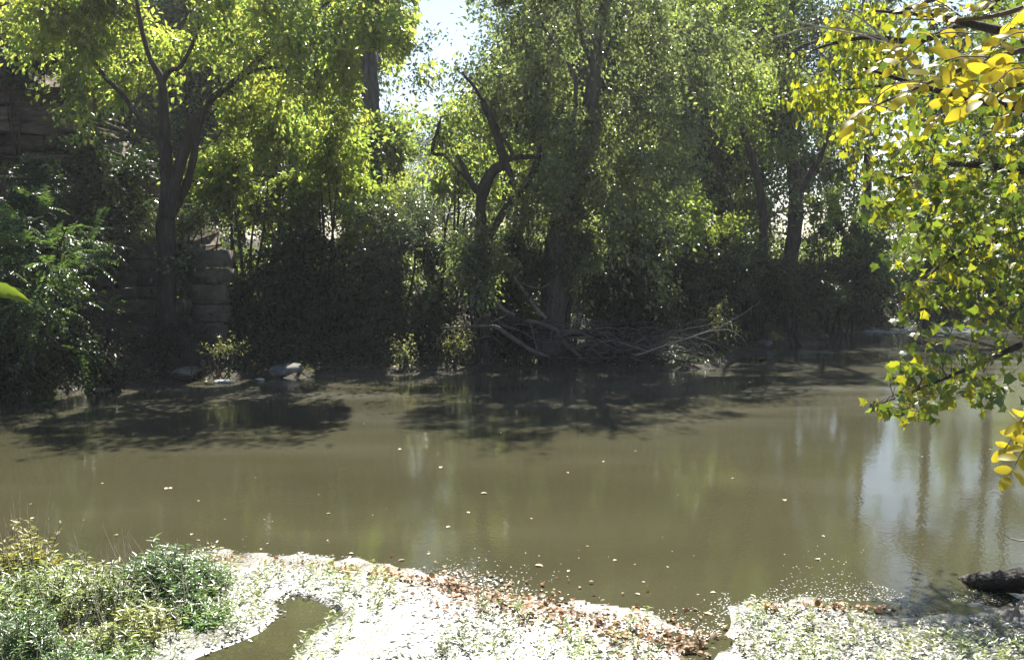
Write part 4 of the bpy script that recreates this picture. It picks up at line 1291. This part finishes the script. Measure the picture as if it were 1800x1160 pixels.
# red-brown leaves washed up along the outer edge of the bar
r = np.random.default_rng(1920)
ex, ey = [], []
edge = np.array([wp(*p)[:2] for p in [(330, 980), (430, 987), (560, 996), (650, 1008), (720, 1020), (790, 1026), (850, 1048), (930, 1068), (1010, 1090), (1090, 1108), (1160, 1126), (1215, 1140)]])
edge2 = np.array([wp(*p)[:2] for p in [(1300, 1072), (1380, 1068), (1470, 1066), (1580, 1070)]])
for E, n, w_ in ((edge, 700, .10), (edge2, 190, .05), (edge[5:], 520, .24), (edge[2:8], 160, .04), (edge, 260, .35)):
    t = r.uniform(0, len(E) - 1.001, n)
    # gather the leaves in drifts
    t = np.clip(t + .30 * np.sin(t * 4.3 + 1) + .12 * np.sin(t * 11), 0, len(E) - 1.001)
    i = t.astype(int); u = (t - i)[:, None]
    q = E[i] * (1 - u) + E[i + 1] * u + r.normal(size=(n, 2)) * [w_, w_] + [0, -.05]
    ex.append(q)
q = np.concatenate(ex)
z = np.maximum(ground_h(q[:, 0], q[:, 1]), 0) + .012 + .02 * r.random(len(q))
n = len(q)
obj('leaf_litter', (*leaf_mesh_arrays(np.column_stack([q, z]), unit(r.normal(size=(n, 3)) * [1, 1, .3]), unit(r.normal(size=(n, 3)) * .45 + [0, 0, 1]), r.uniform(.016, .05, n) * r.choice([1, 1, 1.5], n), leaf_oval(.36, .12, .2)), None), M['litter'], kind='stuff')

# leaves floating on open water
FM = [rough_mat('float_' + nm, [c, tuple(v * 1.3 for v in c)], 30, rough=.5, bump=.2) for nm, c in (('pale', (.42, .36, .25)), ('tan', (.28, .19, .09)), ('brown', (.14, .07, .035)))]
fm = [mesh('floating_leaf', *(leaf_oval(.34, .08, .1) if k % 2 == 0 else leaf_lobed(3, .1)), None, True, FM[k // 2]) for k in range(6)]
FL = [(296, 856), (857, 867), (348, 881), (55, 886), (85, 913), (54, 912), (203, 940), (145, 915), (296, 962), (268, 970), (336, 940), (395, 913), (352, 950), (468, 956), (390, 964), (574, 903), (576, 949), (655, 905), (622, 973),
      (753, 973), (700, 985), (784, 927), (1083, 984), (1118, 992), (998, 1005), (955, 995), (1171, 996), (1250, 1041), (1226, 1046), (1125, 1045), (1245, 1080), (1128, 1023), (998, 1046), (934, 912), (1450, 943), (1436, 982), (1286, 841),
      (1623, 803), (1118, 793), (996, 830), (775, 820), (236, 764), (692, 693), (676, 690), (1300, 685), (1316, 672), (1740, 790), (960, 1040), (926, 1033), (1060, 812), (700, 790), (640, 745), (1190, 870), (820, 900), (450, 840), (1380, 880), (880, 760), (1030, 960), (560, 870), (180, 850)]
for k, (a, b_) in enumerate(FL):
    o_ = bpy.data.objects.new('floating_leaf', fm[0 if k < 2 else (0, 2, 0, 1, 4, 0, 3, 2)[k % 8]])
    COL.objects.link(o_)
    p_ = wp(a, b_)
    o_.location = (p_[0], p_[1], .006)
    s_ = (random.uniform(.022, .05) if k % 5 else random.uniform(.05, .08)) * (1.8 if k < 2 else 1)
    o_.scale = (s_, s_, s_)
    o_.rotation_euler = (random.uniform(-.12, .12), random.uniform(-.12, .12), random.uniform(0, 6.28))
    tag(o_, 'small fallen leaf floating on the open brown water', 'leaf', 'leaves floating on the creek')

# ------------------------------------------------------------------ branches overhanging the near bank
def frame(u, n):
    u = Vector(u).normalized(); n = Vector(n)
    s = u.cross(n).normalized(); n = s.cross(u)
    return Matrix((s, u, n)).transposed().to_4x4()

def place_leaf(name, me, parent, root_loc, pos, u, n, size):
    o_ = bpy.data.objects.new(name, me)
    COL.objects.link(o_)
    o_.parent = parent
    o_.matrix_basis = Matrix.Translation(Vector(np.asarray(pos) - root_loc)) @ frame(u, n) @ Matrix.Scale(size, 4)
    return o_

def curve_pts(dd, *pts):
    return np.array([pt(a, b_, c[0] if c else dd) for a, b_, *c in pts])

# locust with yellow compound leaves
lroot = np.array([3.0, 1.6, gz_(3.0, 1.6)])
loc = thing('locust_tree', 'locust tree whose yellow feathered leaves hang into the top right corner', 'tree', lroot)
b_ = Buf(); tube(b_, [lroot, lroot + [.05, 0, 1.2], lroot + [-.05, .1, 2.6], lroot + [.1, .1, 4.2]], [.07, .06, .05, .03], 9, 18, rough=.06)
obj('trunk', b_, M['bark_dark'], loc, smooth_shade=True)
br = []
for pts, rad in (
    ([(2150, 60, 2.0), (1900, 70, 2.0), (1740, 105, 2.0), (1600, 160, 2.0), (1530, 190, 2.05)], [.02, .008, .005, .003, .0015]),
    ([(2200, -100, 2.1), (1900, -20, 2.2), (1740, 30, 2.3), (1600, 35, 2.4)], [.02, .008, .005, .002]),
    ([(2150, 150, 1.9), (1900, 130, 1.9), (1790, 150, 1.9), (1740, 180, 1.9)], [.02, .006, .004, .002]),
    ([(2200, 600, 2.1), (1950, 700, 2.1), (1830, 740, 2.1), (1785, 780, 2.1)], [.02, .006, .004, .002])):
    C = curve_pts(2.0, *pts)
    C = np.vstack([[lroot[0], lroot[1], C[0][2] - .15], C])
    b_ = Buf(); tube(b_, C, [.03] + rad, 6, len(C) * 6)
    obj('branch', b_, M['twig'], loc, smooth_shade=True)
LM = []
for k in range(4):
    LM.append(mesh('leaflet', *leaf_oval(.24 + .02 * (k % 2), .05 + .03 * k, .07 * (k % 3)), None, True, M['near_yellow']))
r = np.random.default_rng(2100)
# (start px, end px, depth, pairs) of each compound leaf
CL = [((1665, 10), (1560, 75), 2.2, 6), ((1720, 60), (1570, 120), 2.1, 7), ((1780, 30), (1690, 20), 2.3, 5), ((1690, 30), (1590, 15), 2.4, 4), ((1740, 100), (1590, 170), 2.0, 8), ((1640, 145), (1500, 210), 2.05, 6), ((1800, 110), (1690, 190), 1.9, 7), ((1830, 60), (1720, 120), 2.0, 6),
      ((1830, 130), (1725, 175), 1.85, 6), ((1790, 150), (1740, 240), 1.95, 6), ((1850, 10), (1750, 70), 2.2, 6), ((1610, 95), (1545, 115), 2.3, 4), ((1560, 190), (1495, 232), 2.1, 3), ((1840, 170), (1770, 210), 1.9, 4),
      ((1850, 730), (1765, 790), 2.1, 6), ((1840, 770), (1775, 835), 2.1, 6), ((1850, 720), (1790, 745), 2.0, 5), ((1700, 70), (1640, 30), 2.35, 4), ((1770, 85), (1665, 135), 2.15, 6), ((1720, 140), (1640, 215), 2.15, 5)]
for (p0, p1, dd, pairs) in CL:
    A, B = pt(*p0, dd), pt(*p1, dd + r.normal() * .08)
    mid_ = (A + B) / 2 + [0, 0, .03]
    C = spline([A, mid_, B], pairs * 2 + 2)
    b_ = Buf(); tube(b_, C, [.0016, .0008], 4, len(C))
    st = obj('leaf_stalk', b_, M['twig'], loc, smooth_shade=True)
    ax = unit(B - A)
    view = unit(-(A + B) / 2 + [0, 0, CAM_H])
    nn = unit(view * .5 + np.array([0, 0, .8]) + r.normal(size=3) * .35)
    sd = unit(np.cross(ax, nn))
    L_ = r.uniform(.034, .044)
    for q in range(pairs):
        c = C[2 + q * 2] if 2 + q * 2 < len(C) else C[-1]
        for s_ in (-1, 1):
            if r.random() < .08:
                continue
            u = unit(sd * s_ + ax * .35 + np.array([0, 0, -.45]) + r.normal(size=3) * .22)
            place_leaf('leaflet', LM[r.integers(4)], st, lroot, c, u, unit(nn + r.normal(size=3) * .35), L_ * r.uniform(.8, 1.15))
    place_leaf('leaflet', LM[r.integers(4)], st, lroot, C[-1], unit(ax + [0, 0, -.3]), nn, L_)

# maple with lobed leaves, limbs reaching in from the right
mroot = np.array([6.6, 6.4, gz_(6.6, 6.4)])
mt = thing('maple_tree', 'maple overhanging from the right with lobed lime and yellow leaves', 'tree', mroot)
b_ = Buf(); tube(b_, [mroot + [0, 0, -.2], mroot + [-.1, 0, 1.5], mroot + [-.2, .1, 3.5], mroot + [0, .2, 6], mroot + [.1, .2, 9]], [.26, .2, .17, .12, .04], 12, 30, rough=.08)
obj('trunk', b_, M['bark_dark'], mt, smooth_shade=True)
limbs = [
    ([(1990, 330, 6.8), (1800, 300, 6.6), (1660, 290, 6.3), (1560, 320, 6.0)], [.05, .03, .016, .006]),
    ([(2000, 420, 6.4), (1820, 420, 6.0), (1700, 440, 5.7), (1610, 500, 5.5)], [.045, .025, .013, .005]),
    ([(2000, 560, 6.2), (1840, 590, 5.8), (1720, 640, 5.6), (1600, 690, 5.4), (1530, 715, 5.3)], [.04, .022, .012, .007, .003]),
    ([(2000, 200, 7.4), (1800, 190, 7.0), (1650, 160, 6.8), (1520, 120, 6.6)], [.06, .035, .02, .008]),
    ([(2000, 60, 8.0), (1800, 60, 7.6), (1650, 30, 7.2), (1540, 20, 7.0)], [.07, .04, .02, .008])]
tips = []
for pts, rad in limbs:
    C = curve_pts(6, *pts)
    zz = max(1.0, C[0][2] - .5)
    C = np.vstack([[mroot[0] - .1, mroot[1], zz], C])
    b_ = Buf(); C2 = tube(b_, C, [rad[0] * 1.3] + rad, 7, len(C) * 6, rough=.04)
    obj('branch', b_, M['bark_dark'], mt, smooth_shade=True)
    tips.append(C2)
tips = np.concatenate(tips)
# leaf clusters: (px, py, depth, radius px x, radius px y, number)
clus = [(1700, 265, 6.4, 95, 45, 70), (1570, 255, 6.2, 60, 40, 40), (1620, 320, 6.1, 75, 45, 60), (1560, 365, 6.0, 38, 25, 26), (1720, 360, 6.2, 90, 60, 70), (1660, 500, 5.8, 70, 50, 56), (1625, 510, 5.6, 36, 24, 26), (1740, 470, 6.0, 80, 60, 70),
        (1690, 440, 5.9, 60, 40, 36), (1770, 560, 6.0, 60, 50, 50), (1600, 650, 5.5, 36, 36, 26), (1600, 715, 5.4, 34, 28, 26), (1545, 718, 5.3, 26, 8, 10), (1680, 640, 5.7, 70, 46, 50), (1740, 690, 5.8, 50, 30, 30), (1640, 690, 5.6, 46, 30, 30), (1780, 380, 5.6, 50, 90, 60), (1760, 250, 6.8, 70, 60, 50)]
MM = [mesh('leaf', *leaf_lobed(30 + k, .14 + .08 * k), None, False, M['near_lime']) for k in range(5)]
twb = Buf()
cand = []
for (a, b0, dd, rx, ry, n) in clus:
    for _ in range(int(n * (2.2 if b0 < 400 else 1.5))):
        g = r.normal(size=2) * .55
        p_ = pt(a + g[0] * rx, b0 + g[1] * ry, dd + r.normal() * .3)
        cand.append(p_)
cand = np.array(cand)
order = r.permutation(len(cand))
grow_twigs(twb, tips, cand[::2], unit(r.normal(size=(len(cand[::2]), 3))) * .1, 77, r_tip=.0022, thick=.009, sides=4)
obj('twigs', twb, M['twig'], mt, kind='stuff')
rest = []
for q, k in enumerate(order):
    c = cand[k]
    u = unit(r.normal(size=3) * .7 + [-.25, -.2, -.75])
    nn = unit(r.normal(size=3) * .75 + [0, -.35, .65])
    s_ = r.uniform(.042, .074)
    if q < 300:
        place_leaf('leaf', MM[r.integers(5)], mt, mroot, c, u, nn, s_)
    else:
        rest.append((c, u, nn, s_))
# the remaining leaves of the crown, in and out of view
for (c0, rad, n) in [(pt(1760, 310, 8.2), (.7, 1.0, .7), 400), (pt(1770, 470, 8.0), (.55, .9, .5), 260), (pt(1740, 200, 8.6), (.9, 1.0, .5), 340), (pt(1670, 380, 7.6), (.36, .8, .6), 240), (pt(1760, 320, 7.2), (.9, 1.0, .7), 220), (pt(1740, 480, 6.9), (.8, .9, .6), 200), (pt(1800, 100, 8), (1.2, 1.2, .8), 500), (np.array([6.2, 7.6, 6.4]), (2.6, 2.4, 2.0), 2200), (np.array([4.9, 9.0, 5.6]), (1.3, 1.3, .6), 500), (pt(1790, 640, 6.6), (.5, .6, .35), 50)]:
    for _ in range(n):
        c = c0 + unit(r.normal(size=3)) * r.random() ** .5 * np.array(rad)
        rest.append((c, unit(r.normal(size=3) * .7 + [-.1, -.2, -.7]), unit(r.normal(size=3) * .7 + [0, 0, .7]), r.uniform(.05, .085)))
R0 = [np.array([q[i] for q in rest]) for i in range(4)]
obj('foliage', (*leaf_mesh_arrays(*R0, leaf_lobed(40, .2)), None), M['near_green_and_shaded'], mt, kind='stuff')  # rest of the maple leaves, shade put into their darker green

# small-leaved branch hanging in from above, left of the maple
hroot = np.array([8.6, 12.6, max(-.1, gz_(8.6, 12.6))])
hb = thing('hackberry_tree', 'small-leaved lime green tree reaching in above the maple leaves', 'tree', hroot)
b_ = Buf(); tube(b_, [hroot + [0, 0, -.2], hroot + [-.1, -.1, 2.4], hroot + [-.3, -.2, 5.0], hroot + [-.2, -.3, 8]], [.2, .16, .12, .05], 10, 24, rough=.08)
obj('trunk', b_, M['bark_dark'], hb, smooth_shade=True)
tips = []
for pts, rad in (
    ([(1850, -40, 12.8), (1700, 40, 12.5), (1610, 72, 12.2), (1530, 66, 12.1), (1460, 78, 12.0), (1405, 100, 12.0)], [.06, .05, .045, .03, .018, .006]),
    ([(1850, -120, 12.8), (1680, -20, 12.5), (1580, 20, 12.4), (1545, 5, 12.3)], [.04, .03, .02, .006]),
    ([(1850, 60, 12.6), (1700, 130, 12.4), (1560, 150, 12.2), (1470, 160, 12.1), (1400, 170, 12.1)], [.04, .025, .016, .01, .004])):
    C = curve_pts(12, *pts)
    C = np.vstack([[hroot[0] - .2, hroot[1] - .2, C[0][2] - .5], C])
    b_ = Buf(); tips.append(tube(b_, C, [rad[0] * 1.3] + rad, 7, len(C) * 6, rough=.04))
    obj('branch', b_, M['bark_dark'], hb, smooth_shade=True)
tips = np.concatenate(tips)
twb, P = Buf(), []
for (a, b0, dd, rx, ry, n) in [(1480, 50, 12.1, 26, 22, 80), (1500, 95, 12.1, 60, 36, 176), (1430, 160, 12.1, 42, 26, 144), (1470, 180, 12.1, 70, 34, 208), (1540, 160, 12.2, 60, 50, 208), (1530, 20, 12.3, 60, 26, 96), (1580, 90, 12.3, 60, 40, 144), (1520, 230, 12.2, 50, 24, 80), (1640, 130, 12.4, 80, 70, 224), (1560, 290, 11.8, 60, 30, 96)]:
    for _ in range(n):
        g = r.normal(size=2) * .55
        P.append(pt(a + g[0] * rx, b0 + g[1] * ry, dd + r.normal() * .3))
P = np.array(P)
grow_twigs(twb, tips, P[::3], unit(r.normal(size=(len(P[::3]), 3))) * .1, 78, r_tip=.003, thick=.012, sides=4)
obj('twigs', twb, M['twig'], hb, kind='stuff')
n = len(P)
obj('foliage', (*leaf_mesh_arrays(P, unit(r.normal(size=(n, 3)) * .4 + [-.1, -.1, -1]), unit(r.normal(size=(n, 3)) * .7 + [0, -.5, .4]), r.uniform(.065, .115, n), leaf_oval(.3, .12, .14)), None), M['near_fresh'], hb, kind='stuff')

limb('bare pale twig reaching left across the dark trunk near the top', 5.2, [(1620, 130), (1560, 74), (1505, 28), (1460, 18), (1420, 30)], [.006, .005, .004, .003, .001], 'twig_pale',
     [([(1620, 120), (1540, 70), (1460, 52), (1400, 38), (1375, 32)], [.005, .004, .004, .003, .001])], name='bare_twig', cat='twig', sides=5, rough=0)
limb('bare thin twig curving left at the edge of the lime green leaves', 6.2, [(1560, 70), (1490, 52), (1420, 50), (1360, 66), (1296, 66)], [.006, .006, .005, .004, .0015], 'twig_pale', name='bare_twig', cat='twig', sides=5, rough=0)

# single leaf tip entering at the left edge
lp = pt(-45, 512, 1.0)
lf = thing('near_leaf', 'single long green leaf poking in at the left edge', 'leaf', lp)
b_ = Buf()
tv, tt = leaf_oval(.12, .03, .05)
ysn = np.linspace(0, 1, 14)
V, T = [], []
A, B = lp, pt(56, 534, 1.0)
ax = B - A
for j, t in enumerate(ysn):
    w_ = .0085 * math.sin(math.pi * min(1, .25 + .75 * t)) ** .8 if t < .999 else 0
    c = A + ax * t + np.array([0, 0, .006 * math.sin(t * 3.1)])
    up = np.array([0, .35, 1.0])
    V += [c + up * w_ * (1 + .12 * (j % 2)), c + [0, .004, 0], c - up * w_ * (.7 + .12 * (j % 2))]
for i in range(len(ysn) - 1):
    a_, b2 = 3 * i, 3 * i + 3
    T += [[a_, a_ + 1, b2 + 1], [a_, b2 + 1, b2], [a_ + 1, a_ + 2, b2 + 2], [a_ + 1, b2 + 2, b2 + 1]]
obj('blade', (np.array(V), np.array(T), None), M['near_green_and_shaded'], lf, smooth_shade=True)
b_ = Buf(); tube(b_, [A, A - ax * .4 + [0, 0, -.01], A - ax * 1.5 + [0, .1, -.12]], [.0012, .0015, .003], 5, 8)
obj('stalk', b_, M['twig'], lf, smooth_shade=True)
